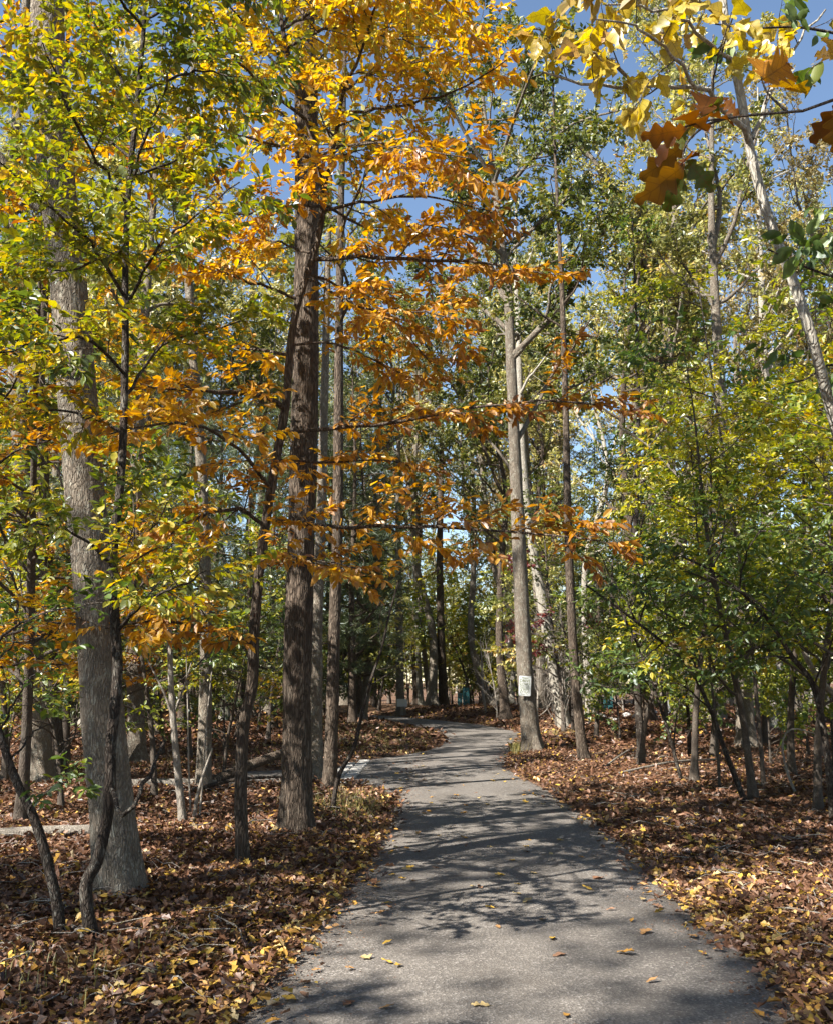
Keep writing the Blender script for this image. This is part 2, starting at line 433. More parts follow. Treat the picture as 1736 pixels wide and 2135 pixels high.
def trunk_mesh(name, pts, r0, r1, k=28, ring=.06, flare=.5, ridge=.05, nr=14, seed=0, taper=1.0):
    """a trunk with a flared root and ridged bark along the given line (base first)"""
    L = np.sum(np.linalg.norm(np.diff(np.asarray(pts), axis=0), axis=1))
    n = max(6, int(L / ring))
    P = resample(pts, n)
    s = np.linspace(0, L, n)
    rad = r0 + (r1 - r0) * (s / L) ** taper
    th = np.arange(k) * 2 * math.pi / k
    TH, S = np.meshgrid(th, s)
    lobes = .7 + .7 * np.cos(TH * 5 + seed + np.sin(TH * 2)) + .5 * np.cos(TH * 3 + seed * 2)
    fl = flare * (np.exp(-S / (r0 * 1.3)) * np.clip(lobes, .15, 2) + .35 * np.exp(-S / (r0 * 5)))
    u = TH / (2 * math.pi) * nr
    wob = .6 * vnoise(u * .5, S * 1.5, seed + 3, max(1, nr // 2))
    rd = 1 - np.abs(vnoise(u + wob, S * 3.5, seed, nr))
    rd2 = 1 - np.abs(vnoise(u * 2, S * 11, seed + 1, nr * 2))
    ridg = .65 * rd + .35 * rd2
    low = .045 * vnoise(TH * 3 / (2 * math.pi) * 2, S * 1.6, seed + 7, 6)
    Rr = rad[:, None] * (1 + fl + low + ridge * (ridg - .5) * 2)
    T = unit(np.gradient(P, axis=0))
    A = unit(np.cross(T, np.array([0, 1., 0.]))); B = np.cross(T, A)
    V = P[:, None] + Rr[..., None] * (np.cos(TH)[..., None] * A[:, None] + np.sin(TH)[..., None] * B[:, None])
    i = np.arange(n * k).reshape(n, k); j = np.roll(i, -1, 1)
    Q = np.stack([i[:-1], j[:-1], j[1:], i[1:]], -1).reshape(-1, 4)
    return mesh(name, V.reshape(-1, 3), Q, attrs={'ridge': np.clip(ridg * 1.35 - .15, 0, 1).ravel()}), P, rad

def tube_mesh(name, P, Rr, k=6):
    V, Q = tubes(P, Rr, k)
    return mesh(name, V, Q, attrs={'ridge': np.full(len(V), .9)})

def sprout(P, Rr, per_m, t0, t1, ang, angj, lmin, lmax, n, up=.0, wig=.15, flat=0., rat=.55, tipshort=.5, minc=1):
    N, k, _ = P.shape
    Ln = np.linalg.norm(np.diff(P, axis=1), axis=2).sum(1)
    cnt = np.maximum(minc, np.round(Ln * (t1 - t0) * per_m + rng.uniform(-.4, .4, N))).astype(int)
    ix = np.repeat(np.arange(N), cnt)
    j = np.concatenate([np.arange(c) for c in cnt]); cc = cnt[ix]
    tt = t0 + (t1 - t0) * (j + rng.random(len(ix))) / cc
    f = tt * (k - 1); i0 = np.minimum(f.astype(int), k - 2); w = (f - i0)[:, None]
    pos = P[ix, i0] * (1 - w) + P[ix, i0 + 1] * w
    r = Rr[ix, i0] * (1 - w[:, 0]) + Rr[ix, i0 + 1] * w[:, 0]
    tan = unit(P[ix, i0 + 1] - P[ix, i0])
    rv = unit(rng.normal(size=(len(ix), 3)))
    perp = unit(rv - (rv * tan).sum(1, keepdims=True) * tan)
    hz = np.cross(tan, [0, 0, 1.]); hz = unit(hz) * np.where(j % 2, 1, -1)[:, None]
    perp = unit(perp * (1 - flat) + hz * flat)
    a = np.radians(ang + angj * rng.uniform(-1, 1, len(ix)))[:, None]
    d = np.cos(a) * tan + np.sin(a) * perp
    ln = rng.uniform(lmin, lmax, len(ix)) * (1 - tipshort * tt)
    out = [pos]
    for s in range(n - 1):
        d = unit(d + wig * rng.normal(size=d.shape) + np.array([0, 0, up]))
        out.append(out[-1] + d * (ln / (n - 1))[:, None])
    Pn = np.stack(out, 1)
    rs = np.maximum(r * rat, .0012)
    return Pn, rs[:, None] * np.linspace(1, .35, n)[None]

T_KITE = (np.array([(0, 0, 0), (.45, .26, .05), (1, 0, -.06), (.45, -.26, .05)]), np.array([(0, 3, 2, 1)]))
T_LEAF = (np.array([(0, 0, 0), (.28, .2, .05), (.66, .22, .03), (1, 0, -.12), (.66, -.22, .03), (.28, -.2, .05)]), np.array([(0, 3, 2, 1), (0, 5, 4, 3)]))
T_OAK = (np.array([(0, 0, 0), (.2, .12, .03), (.42, .3, .05), (.5, .14, .03), (.78, .3, .02), (1, 0, -.1), (.78, -.3, .02), (.5, -.14, .03), (.42, -.3, .05), (.2, -.12, .03)]),
         np.array([(0, 3, 2, 1), (0, 5, 4, 3), (0, 7, 6, 5), (0, 9, 8, 7)]))

def leaf_frames(P, per, t0, size, szj=.45, spread=55, droop=.0, level=.7, rand=.35):
    """alternate leaves along every twig -> pos, X (along), Y, Z, size"""
    N, k, _ = P.shape
    ix = np.repeat(np.arange(N), per); j = np.tile(np.arange(per), N)
    tt = t0 + (1 - t0) * (j + rng.random(len(ix)) * .6 + .4) / per
    tt = np.minimum(tt, 1)
    f = tt * (k - 1); i0 = np.minimum(f.astype(int), k - 2); w = (f - i0)[:, None]
    pos = P[ix, i0] * (1 - w) + P[ix, i0 + 1] * w
    tan = unit(P[ix, i0 + 1] - P[ix, i0])
    up = unit(np.array([0, 0, level]) + rand * rng.normal(size=(len(ix), 3)))
    sd = unit(np.cross(up, tan)) * np.where(j % 2, 1, -1)[:, None]
    a = np.radians(spread + 18 * rng.normal(size=len(ix)))[:, None]
    Xd = np.cos(a) * tan + np.sin(a) * sd + np.array([0, 0, -1.]) * (droop * rng.uniform(.3, 1.5, (len(ix), 1)))
    Xd = unit(Xd + .12 * rng.normal(size=Xd.shape))
    Yd = unit(np.cross(up, Xd)); Zd = np.cross(Xd, Yd)
    return pos, Xd, Yd, Zd, size * (1 + szj * rng.uniform(-1, 1, len(ix)))

def leaf_verts(fr, T, base=None):
    pos, Xd, Yd, Zd, s = fr
    if base is not None: pos = pos - base
    t = T[0]
    V = pos[:, None] + s[:, None, None] * (t[None, :, 0:1] * Xd[:, None] + t[None, :, 1:2] * Yd[:, None] + t[None, :, 2:3] * Zd[:, None])
    Q = (T[1][None] + (np.arange(len(pos)) * len(t))[:, None, None]).reshape(-1, T[1].shape[1])
    return V.reshape(-1, 3), Q

def leaf_mesh(name, fr, T, rnd, base=None):
    V, Q = leaf_verts(fr, T, base)
    return mesh(name, V, Q, smooth=False, attrs={'rnd': np.repeat(np.clip(rnd, 0, 1), len(T[0]))})

def pick(fr, m): return tuple(a[m] for a in fr)

def lobed_leaf(name, rnd, kind='oak', bend=.12, n=15, w=.34):
    """a broad leaf as strips between midrib and outline, with a short stalk"""
    x = np.linspace(0, 1, n)
    if kind == 'oak':
        env = np.sin(np.pi * np.clip(x ** 1.25 * .96 + .02, 0, 1)) ** .6
        ph = x * 2 * np.pi * 3.6 + 2.6
        lob = (.5 + .5 * np.cos(ph)) ** .75
        wid = w * env * (.42 + .58 * lob)
        shift = .075 * (lob - .3)
    elif kind == 'mitten':
        wid = w * np.sin(np.pi * x ** .8) ** .8 * (1 + .35 * np.cos(x * 2 * np.pi * 2 + 2.2)); shift = .05 * np.cos(x * 12)
    else:
        wid = w * np.sin(np.pi * x ** .85) ** .85; shift = 0 * x
    wid[0] = wid[-1] = .004
    z = -bend * x ** 2
    V, lv = [], []
    for s in (1, 0, -1):
        for i in range(n):
            xx = x[i] + (shift[i] if s else 0) * env_(x[i])
            V.append((xx, s * wid[i], z[i] + abs(s) * (.3 * wid[i]) + .03 * math.sin(11 * x[i] + 2 * s)))
            lv.append((x[i], s * wid[i], 0))
    Q = []
    for r in (0, 1):
        for i in range(n - 1):
            a = r * n + i
            Q.append((a, a + n, a + n + 1, a + 1))
    b = len(V)
    for (xx, yy, zz) in ((-.16, -.006, .015), (-.16, .006, .015), (.02, .006, 0), (.02, -.006, 0)):
        V.append((xx, yy, zz)); lv.append((0, 0, 0))
    Q.append((b, b + 3, b + 2, b + 1))
    return mesh(name, V, Q, attrs={'rnd': np.full(len(V), rnd), 'lv': np.array(lv, float)})
def env_(x): return math.sin(math.pi * min(max(x, 0), 1))

def place_leaf(me, mat, parent, pos, Xd, Yd, Zd, s):
    o = obj('leaf', me, mat, parent)
    Mx = Matrix([[Xd[i] * s, Yd[i] * s, Zd[i] * s, pos[i]] for i in range(3)] + [[0, 0, 0, 1]])
    o.matrix_basis = Mx
    return o

LEAF_TPL = {}
def single_leaves(root, mat, fr, rnd, base, kind='plain', w=.24, limbs=None):
    """the leaves that show largest, each an object of its own sharing a few meshes"""
    key = (mat.name, kind)
    if key not in LEAF_TPL:
        LEAF_TPL[key] = [lobed_leaf('leaf', r, kind, .05 + .1 * random.random(), 8 if kind == 'plain' else 13, w * random.uniform(.85, 1.15)) for r in np.linspace(.05, .95, 8)]
    tp = LEAF_TPL[key]
    pos, Xd, Yd, Zd, s = fr
    for i in range(len(pos)):
        par = root
        if limbs:
            par = limbs[0][int(np.argmin(((limbs[1] - pos[i]) ** 2).sum(-1).min(1)))]
        place_leaf(tp[int(np.clip(rnd[i] * 8, 0, 7))], mat, par, pos[i] - base, Xd[i], Yd[i], Zd[i], s[i])

def stack(*PR):
    return np.concatenate([p for p, _ in PR]), np.concatenate([r for _, r in PR])

def near_tree(name, label, cat, trunk, r0, r1, limbs, bark, leaf, group=None, sub=(2.2, .5, 1.1), twig=(5, .18, .42), per=5, size=.09,
              rnd=lambda p: .5, singles=0, T=T_LEAF, level=.8, droop=.25, flat=.6, ridge=.05, k=20, flare=.5, crown=None, spread=55, ring=.06,
              skind='plain', sw=.24, up=.02, nr=10, rand=.35, taper=1., seed=1, limb_t0=.12, trunk_twigs=0., singles_D=None):
    """a tree whose trunk and main limbs follow the photograph; twigs and leaves grow from them"""
    base = np.asarray(trunk[0], float)
    root = thing(name, label, cat, base, group)
    me, P, rad = trunk_mesh('trunk', np.asarray(trunk) - base, r0, r1, k, ring, flare, ridge, nr, seed, taper)
    obj('trunk', me, bark, root)
    LP, LR, BO, BP = [], [], [], []
    for L in limbs:
        pts, a, b = L[:3]
        p = resample(np.asarray(pts) - base, 14)
        p[1:-1] += rng.normal(size=(12, 3)) * .008
        rr = np.linspace(a, b, 14)
        BO.append(obj('branch', tube_mesh('branch', p[None], rr[None], 8), bark, root)); BP.append(p)
        if len(L) < 4: LP.append(p); LR.append(rr)
    if crown:                                           # limbs above the frame grow by themselves
        H = np.linalg.norm(np.diff(P, axis=0), axis=1).sum()
        cp, cr = sprout(P[None], rad[None], crown['n'] / (H * (1 - crown['t0'])), crown['t0'], .99, crown.get('ang', 58), 14, crown['l'][0], crown['l'][1], 14, up=.05, wig=.14, rat=.5, tipshort=crown.get('tip', .55))
        for i in range(len(cp)):
            obj('branch', tube_mesh('branch', cp[i:i + 1], cr[i:i + 1], 7), bark, root)
        LP += list(cp); LR += list(cr)
    if trunk_twigs:
        tp = resample(P, 14); LP.append(tp); LR.append(np.interp(np.linspace(0, 1, 14), np.linspace(0, 1, len(rad)), rad))
    if not LP: return root
    LP, LR = np.array(LP), np.array(LR)
    s1 = sprout(LP, LR, sub[0], limb_t0, 1, 50, 18, sub[1], sub[2], 7, up=up, wig=.12, flat=flat, rat=.5, tipshort=.35, minc=2)
    tipP = LP[:, -5:]
    s2 = sprout(s1[0], s1[1], twig[0], .1, 1, 48, 18, twig[1], twig[2], 5, up=up * .6, wig=.14, flat=flat, rat=.6, tipshort=.3, minc=2)
    v1, q1 = tubes(*s1, 5); v2, q2 = tubes(*s2, 3)
    obj('twigs', mesh('twigs', np.vstack([v1, v2]), np.vstack([q1, q2 + len(v1)]), attrs={'ridge': np.full(len(v1) + len(v2), .9)}), M['bark_twig'], root, kind='stuff')
    if leaf is None: return root
    fr = leaf_frames(s2[0], per, .1, size, spread=spread, droop=droop, level=level, rand=rand)
    fr2 = leaf_frames(s1[0], max(2, per // 2), .4, size, spread=spread, droop=droop, level=level, rand=rand)
    fr = tuple(np.concatenate([a, b]) for a, b in zip(fr, fr2))
    pw = fr[0] + base
    c = rnd(pw)
    c = c + rng.normal(size=len(pw)) * .16
    if singles:
        d = np.linalg.norm(pw - np.array([0, 0, CAM_H]), axis=1)
        # only those inside the view
        cz = pw[:, 1] * math.cos(PITCH) + (pw[:, 2] - CAM_H) * math.sin(PITCH)
        cyy = -pw[:, 1] * math.sin(PITCH) + (pw[:, 2] - CAM_H) * math.cos(PITCH)
        vis = (cz > .3) & (np.abs(pw[:, 0] / cz) < .43) & (np.abs(cyy / cz) < .53)
        d = np.where(vis, d / fr[4] * size, 1e9)
        near = np.argsort(d)[:singles]
        near = near[d[near] < 1e8]
        m = np.zeros(len(pw), bool); m[near] = True
        single_leaves(root, leaf, pick(fr, m), c[m], np.zeros(3), skind, sw, (BO, np.array(BP)) if BO else None)
        fr, c = pick(fr, ~m), c[~m]
    obj('foliage', leaf_mesh('foliage', fr, T, c), leaf, root, kind='stuff')
    return root

def px_line(pts, D=None):
    out = []
    for p in pts:
        out.append(PX(p[0], p[1], p[2] if len(p) > 2 else D))
    return out

def trunk_line(pts, lean=0.):
    """trunk from photograph points; the first one is where it meets the ground"""
    b = GP(*pts[0]); b[2] = g1(b[0], b[1]) - .03
    D = b[1]
    return [b] + [PX(x, y, D + lean * (pts[0][1] - y) / FPX * D) for (x, y) in pts[1:]], D

# ------------------------------------------------------------------ the trees one can tell apart
NZ = lambda p, s, f=1.2: .5 + .5 * vnoise(p[:, 0] * f + 3 * vnoise(p[:, 2] * f, p[:, 1] * f, s), p[:, 2] * f + p[:, 1] * f * .7, s + 1)
def up_to(pts, *more):
    pts = list(pts)
    for (dx, dy, dz) in more: pts.append(pts[-1] + np.array([dx, dy, dz], float))
    return pts

# big grey trunk on the left, in front of everything else there
tl, D1 = trunk_line([(252, 1880), (236, 1700), (222, 1560), (211, 1430), (196, 1230), (178, 1020), (160, 800), (144, 600), (122, 400), (108, 200), (100, 20)], .0)
TR = {}
TR['big_left'] = near_tree('oak_tree', 'thick grey-barked trunk at left with a flared mossy foot, tallest in the left foreground', 'tree', up_to(tl, (-.1, .2, 2.5), (.2, .2, 3), (.1, 0, 3)), .150, .06,
    [(px_line([(128, 450), (80, 432), (30, 372), (-20, 300), (-120, 160)], D1), .05, .02)], M['bark_grey'], M['oakpale'], ridge=.05, k=72, ring=.03, flare=.36, nr=24, seed=3, taper=2.2,
    crown=dict(n=20, t0=.52, l=(1.8, 4.0)), sub=(2.4, .6, 1.4), twig=(8, .25, .5), per=10, size=.1, rnd=lambda p: NZ(p, 3) * .9, rand=.8, T=T_KITE, limb_t0=.3)

# brown ridged trunk left of the path
tl, D2 = trunk_line([(618, 1752), (619, 1600), (620, 1400), (627, 1200), (632, 1000), (637, 800), (640, 500), (640, 300), (638, 150), (636, 0)])
TR['brown'] = near_tree('oak_tree', 'straight brown deeply ridged trunk standing nearest the left edge of the path', 'tree', up_to(tl, (0, .1, 2.5), (.1, .1, 3), (0, 0, 2.5)), .142, .05,
    [], M['bark_brown'], M['oakpale'], ridge=.07, k=72, ring=.03, flare=.4, nr=22, seed=9, taper=2.2,
    crown=dict(n=18, t0=.58, l=(1.8, 3.6)), sub=(2.4, .6, 1.3), twig=(8, .25, .5), per=10, size=.1, rnd=lambda p: NZ(p, 5) * .9, rand=.8, T=T_KITE, limb_t0=.3)

# the orange hickory: slim crooked stem with long level limbs
tl, D4 = trunk_line([(507, 1808), (503, 1650), (508, 1520), (526, 1430), (530, 1330), (540, 1200), (556, 1080), (576, 960), (597, 840), (606, 720), (622, 630), (655, 530), (674, 425), (661, 320), (622, 190), (590, 60), (575, -120)])
d = D4
limbs = [
    ([(658, 540, d), (760, 537, d - .3), (870, 540, d - .6), (1000, 548, d - .9), (1130, 570, d - 1.2)], .030, .007),
    ([(590, 905, d), (720, 890, d - .3), (868, 873, d - .4), (983, 850, d - .5), (1168, 836, d - .5), (1290, 850, d - .4)], .026, .006),
    ([(556, 1085, d), (650, 1095, d - .4), (868, 1100, d - .8), (1000, 1106, d - 1.2), (1150, 1118, d - 1.5), (1250, 1128, d - 1.7)], .024, .006),
    ([(597, 855, d), (560, 830, d - .2), (500, 818, d - .5), (400, 815, d - .9), (290, 800, d - 1.2)], .034, .008),
    ([(565, 1020, d), (520, 960, d - .5), (430, 890, d - 1.2), (330, 885, d - 1.8), (230, 905, d - 2.2)], .022, .006),
    ([(530, 1340, d), (490, 1330, d - .3), (430, 1308, d - .7), (330, 1295, d - 1.1), (220, 1310, d - 1.5)], .024, .006),
    ([(553, 1095, d), (500, 1060, d - .3), (400, 1085, d - .6), (320, 1147, d - .9), (250, 1190, d - 1.1)], .022, .006),
    ([(672, 440, d), (760, 420, d - .5), (880, 410, d - .8), (1020, 440, d - 1.0)], .022, .006),
    ([(664, 335, d), (560, 300, d - .6), (450, 270, d - 1.0), (350, 250, d - 1.3)], .02, .006),
    ([(674, 410, d), (700, 290, d - .3), (716, 190, d - .6), (760, 90, d - 1.0), (800, -40, d - 1.5)], .03, .008),
    ([(712, 235, d - .4), (830, 220, d - .8), (960, 185, d - 1.1), (1060, 120, d - 1.3)], .02, .005),
    ([(640, 250, d), (540, 170, d - .6), (470, 90, d - 1.2), (420, -30, d - 1.8)], .022, .006),
    ([(608, 130, d), (560, 60, d + .5), (500, -20, d + .8)], .018, .006),
    ([(605, 740, d), (500, 725, d + .4), (400, 700, d + .7), (290, 690, d + .9)], .02, .006),
    ([(625, 625, d), (530, 590, d - .2), (430, 560, d - .4), (360, 520, d - .6)], .02, .006),
    ([(640, 570, d), (740, 610, d + .4), (840, 690, d + .6), (900, 760, d + .7)], .018, .005),
    ([(606, 720, d), (700, 720, d + .2), (800, 760, d + .5), (880, 800, d + .7)], .016, .005),
    ([(576, 960, d), (680, 965, d + .3), (800, 960, d + .8), (900, 985, d + 1)], .016, .005),
    ([(622, 190, d), (700, 90, d + .4), (830, 40, d + .7), (960, 20, d + .9)], .018, .005),
    ([(590, 60, d), (680, 10, d - .8), (780, -30, d - 1.6)], .018, .005),
    ([(545, 1180, d), (610, 1170, d - .4), (680, 1170, d - .8), (740, 1185, d - 1.0)], .014, .005),
    ([(590, 60, d), (640, -60, d + .3), (760, -160, d + .3), (900, -200, d)], .02, .006),
    ([(580, -60, d), (480, -140, d - .6), (380, -180, d - 1)], .02, .006),
    ([(600, 100, d), (680, 60, d - .6), (780, 70, d - 1.2), (900, 100, d - 1.6)], .018, .005),
    ([(585, 20, d), (680, -40, d - .9), (800, -30, d - 1.7), (930, 0, d - 2.3)], .018, .005),
    ([(660, 320, d), (760, 300, d - .9), (860, 310, d - 1.6), (980, 330, d - 2)], .018, .005),
    ([(660, 310, d), (580, 230, d + .5), (480, 200, d + .9), (400, 190, d + 1.2)], .018, .005),
    ([(622, 190, d), (520, 60, d - .2), (470, 0, d - .4), (440, -80, d - .5)], .018, .005),
    ([(674, 430, d), (590, 430, d - .7), (500, 450, d - 1.2), (430, 430, d - 1.6)], .018, .005),
    ([(674, 425, d), (780, 480, d + .3), (900, 470, d + .7), (1010, 500, d + 1.0)], .018, .005),
    ([(655, 530, d), (560, 500, d + .3), (470, 490, d + .6)], .016, .005),
    ([(640, 580, d), (760, 640, d - .4), (880, 650, d - .8), (980, 670, d - 1)], .016, .005),
    ([(576, -100, d), (640, -150, d - .8), (740, -120, d - 1.5), (850, -90, d - 2)], .018, .005),
    ([(715, 190, d - .6), (780, 150, d - .2), (900, 120, d + .2), (1030, 60, d + .4)], .016, .005),
]
TR['hickory'] = near_tree('hickory_tree', 'slim crooked tree with long level limbs of orange-gold leaves left of the path', 'tree', tl, .056, .018,
    [(px_line(a), b * .85, c) for a, b, c in limbs], M['bark_brown'], M['orange'], sub=(5.2, .4, .9), twig=(15, .14, .34), per=8, size=.08, spread=48,
    rnd=lambda p: .3 + .4 * NZ(p, 21, 1.0) + .3 * sstep(5.2, 7.2, p[:, 2]) - .24 * sstep(-.6, 1.2, p[:, 0]), singles=280, level=1, droop=.4, flat=.7, rand=.45, k=28, ring=.05, ridge=.05, flare=.35, seed=5)

# slender yellow-green tree in front of the grey trunk
tl, D5 = trunk_line([(192, 1985), (180, 1850), (205, 1790), (228, 1680), (232, 1560), (246, 1400), (240, 1290), (236, 1160), (252, 1000), (258, 880), (262, 720), (262, 560), (268, 400), (285, 230), (300, 60), (310, -150)])
d = D5
limbs = [
    ([(262, 620, d), (180, 500, d - .4), (80, 410, d - .7), (-10, 330, d - 1.0)], .013, .004),
    ([(266, 430, d), (200, 330, d - .3), (140, 220, d - .6), (90, 90, d - .8)], .012, .004),
    ([(268, 390, d), (330, 210, d - .2), (380, 70, d - .3), (410, -60, d - .4)], .013, .004),
    ([(262, 640, d), (330, 520, d - .3), (420, 440, d - .6), (500, 380, d - .8)], .012, .004),
    ([(260, 780, d), (180, 705, d - .5), (90, 715, d - .9), (0, 735, d - 1.2)], .012, .004),
    ([(258, 830, d), (340, 720, d + .2), (440, 690, d + .3), (560, 640, d + .4)], .012, .004),
    ([(285, 230, d), (220, 100, d + .2), (170, -20, d + .3)], .011, .004),
    ([(290, 190, d), (400, 150, d - .3), (500, 160, d - .6)], .011, .004),
    ([(258, 900, d), (150, 860, d + .2), (40, 855, d + .3), (-20, 850, d + .4)], .012, .004),
    ([(300, 60, d), (220, -30, d - .4), (130, -60, d - .8)], .011, .004),
    ([(302, 40, d), (400, -10, d - .4), (480, -40, d - .8)], .011, .004),
    ([(264, 520, d), (160, 560, d + .3), (60, 560, d + .5), (-20, 600, d + .6)], .011, .004),
    ([(275, 330, d), (170, 240, d + .5), (60, 180, d + .8), (-20, 150, d + 1)], .011, .004),
    ([(270, 370, d), (380, 330, d + .4), (470, 260, d + .7)], .011, .004),
    ([(250, 1310, d), (290, 1265, d - .2), (360, 1228, d - .5), (430, 1190, d - .8)], .014, .004),
    ([(240, 1180, d), (150, 1110, d - .2), (60, 1090, d - .4), (-20, 1080, d - .5)], .011, .004),
    ([(228, 1640, d), (262, 1700, d - .25), (300, 1640, d - .15), (345, 1545, d + .3)], .016, .010, 1),
]
TR['slender'] = near_tree('slender_tree', 'slender dark forked stem with yellow-green leaves rising in front of the thick grey trunk', 'tree', tl, .036, .012,
    [(px_line(l[0]), *l[1:]) for l in limbs], M['bark_dark'], M['yellowgreen'], sub=(9.5, .28, .7), twig=(19, .10, .26), per=10, size=.06, spread=52,
    rnd=lambda p: .12 + .62 * NZ(p, 31, 1.6), singles=260, level=1, droop=.4, flat=.6, rand=.4, k=18, ring=.04, ridge=.09, flare=.3, nr=8, seed=8, up=.06)

# second forked stem, leaning to the left edge
tl, _ = trunk_line([(128, 1982), (118, 1880), (95, 1780), (70, 1700), (40, 1640), (10, 1560), (-30, 1420), (-60, 1250)])
d = _
limbs = [([(60, 1690, d), (110, 1640, d - .3), (150, 1625, d - .6)], .008, .003), ([(20, 1590, d), (80, 1520, d + .3), (150, 1500, d + .5)], .008, .003),
         ([(0, 1520, d), (60, 1420, d - .2), (120, 1390, d - .4)], .008, .003), ([(-40, 1380, d), (40, 1300, d - .3), (160, 1265, d - .6), (230, 1250, d - .8)], .01, .003),
         ([(-30, 1420, d), (20, 1350, d + .2), (90, 1330, d + .4)], .008, .003)]
near_tree('slender_tree', 'crooked lichen-spotted stem leaning off the left edge with small green leaves', 'tree', tl, .033, .014,
    [(px_line(a), b, c) for a, b, c in limbs], M['bark_dark'], M['rightgreen'], sub=(5, .2, .5), twig=(12, .1, .22), per=6, size=.06, rnd=lambda p: .1 + .45 * NZ(p, 41, 2), singles=80,
    level=1, droop=.3, flat=.6, k=18, ring=.04, ridge=.12, flare=.3, nr=8, seed=12)

# orange sprays of a second hickory on the far left
tl, d = trunk_line([(-190, 1800), (-180, 1600), (-165, 1400), (-150, 1100), (-140, 800), (-130, 500), (-120, 100)])
limbs = [([(-165, 1430, d), (-60, 1360, d - .3), (60, 1310, d - .6), (170, 1300, d - .8), (250, 1325, d - 1)], .02, .005),
         ([(-165, 1400, d), (-50, 1400, d - .5), (80, 1380, d - .8), (170, 1400, d - 1.0), (235, 1430, d - 1.2)], .018, .005),
         ([(-150, 1100, d), (-40, 1000, d - .4), (60, 930, d - .7), (180, 900, d - 1.0)], .018, .005),
         ([(-148, 1000, d), (-40, 900, d - .4), (60, 760, d - .5), (160, 700, d - .6)], .018, .005),
         ([(-140, 800, d), (-20, 640, d), (90, 560, d), (200, 520, d + .3)], .018, .005),
         ([(-130, 500, d), (0, 380, d), (120, 300, d + .4), (230, 240, d + .6)], .018, .005),
         ([(-122, 200, d), (0, 100, d), (120, 60, d), (240, 20, d)], .018, .005)]
near_tree('hickory_tree', 'orange-leaved tree whose low level sprays reach in from the left edge', 'tree', tl, .055, .025,
    [(px_line(a), b, c) for a, b, c in limbs], M['bark_dark'], M['orange'], sub=(5, .35, .8), twig=(14, .14, .3), per=8, size=.076, rnd=lambda p: .35 + .4 * NZ(p, 25, 1.4), singles=90,
    level=1, droop=.3, flat=.75, rand=.3, k=20, seed=15)

# curved pale sapling at the right with clear yellow leaves overhead
d = 3.9
b = PX(1980, 1500, 4.6); b[2] = g1(b[0], b[1]) - .03
tl = [b] + px_line([(1890, 1500, 4.5), (1830, 1200, 4.3), (1760, 960, 4.1), (1722, 820, 4.0), (1690, 700, d), (1650, 580, d), (1600, 450, d), (1562, 310, d), (1545, 210, d), (1528, 130, d), (1512, 60, d), (1500, -60, d)])
limbs = [([(1560, 300, d), (1500, 215, d - .2), (1430, 182, d - .3), (1330, 180, d - .4), (1230, 172, d - .5), (1130, 150, d - .6)], .013, .004),
         ([(1530, 140, d), (1450, 60, d - .3), (1370, 20, d - .5), (1260, 10, d - .7)], .01, .003),
         ([(1510, 40, d), (1400, -30, d - .3), (1280, -40, d - .6)], .01, .003),
         ([(1566, 290, d), (1610, 180, d + .1), (1660, 90, d + .2), (1720, 20, d + .2)], .011, .004),
         ([(1450, 184, d - .3), (1400, 120, d - .5), (1330, 60, d - .7), (1240, 40, d - .9)], .008, .003),
         ([(1330, 180, d - .4), (1270, 130, d - .5), (1190, 90, d - .6), (1110, 60, d - .7)], .007, .003)]
TR['sassafras'] = near_tree('sassafras_tree', 'curved pale sapling at the right edge with clear yellow leaves at the top', 'tree', tl, .032, .017,
    [(px_line(a), b_, c) for a, b_, c in limbs], M['bark_pale'], M['sassafras'], sub=(6, .16, .36), twig=(11, .06, .15), per=4, size=.078, rnd=lambda p: .25 + .5 * NZ(p, 51, 2.5), singles=290,
    level=.5, droop=.9, flat=.35, rand=.6, k=18, ring=.05, ridge=.03, flare=.3, skind='mitten', sw=.27, spread=50, seed=18)

# dark green leaves of a tree beside it
tl = [np.array([2.55, 4.4, -.03]), np.array([2.5, 4.3, 1.5]), np.array([2.3, 4.2, 2.8]), np.array([2.25, 4.1, 4.6]), np.array([2.2, 4.0, 5.6])]
limbs = [([PX(2050, 600, 4.2), PX(1900, 640, 4.0), PX(1740, 580, 3.8), PX(1600, 520, 3.6)], .012, .003), ([PX(2050, 740, 4.2), PX(1900, 720, 4.1), PX(1740, 760, 4.0), PX(1640, 800, 3.9)], .01, .003),
         ([PX(1980, 200, 4.1), PX(1800, 90, 4.0), PX(1640, 60, 3.9), PX(1490, 50, 3.8)], .011, .003), ([PX(2000, 420, 4.1), PX(1860, 400, 3.9), PX(1720, 460, 3.7)], .01, .003)]
near_tree('black_gum_tree', 'dark green pointed leaves hanging in from the upper right edge', 'tree', tl, .04, .015, [(a, b_, c) for a, b_, c in limbs], M['bark_dark'], M['rightgreen'],
    sub=(4, .18, .4), twig=(9, .08, .18), per=4, size=.085, rnd=lambda p: .08 + .3 * NZ(p, 55, 3), singles=120, level=.5, droop=.8, flat=.4, rand=.5, seed=19)

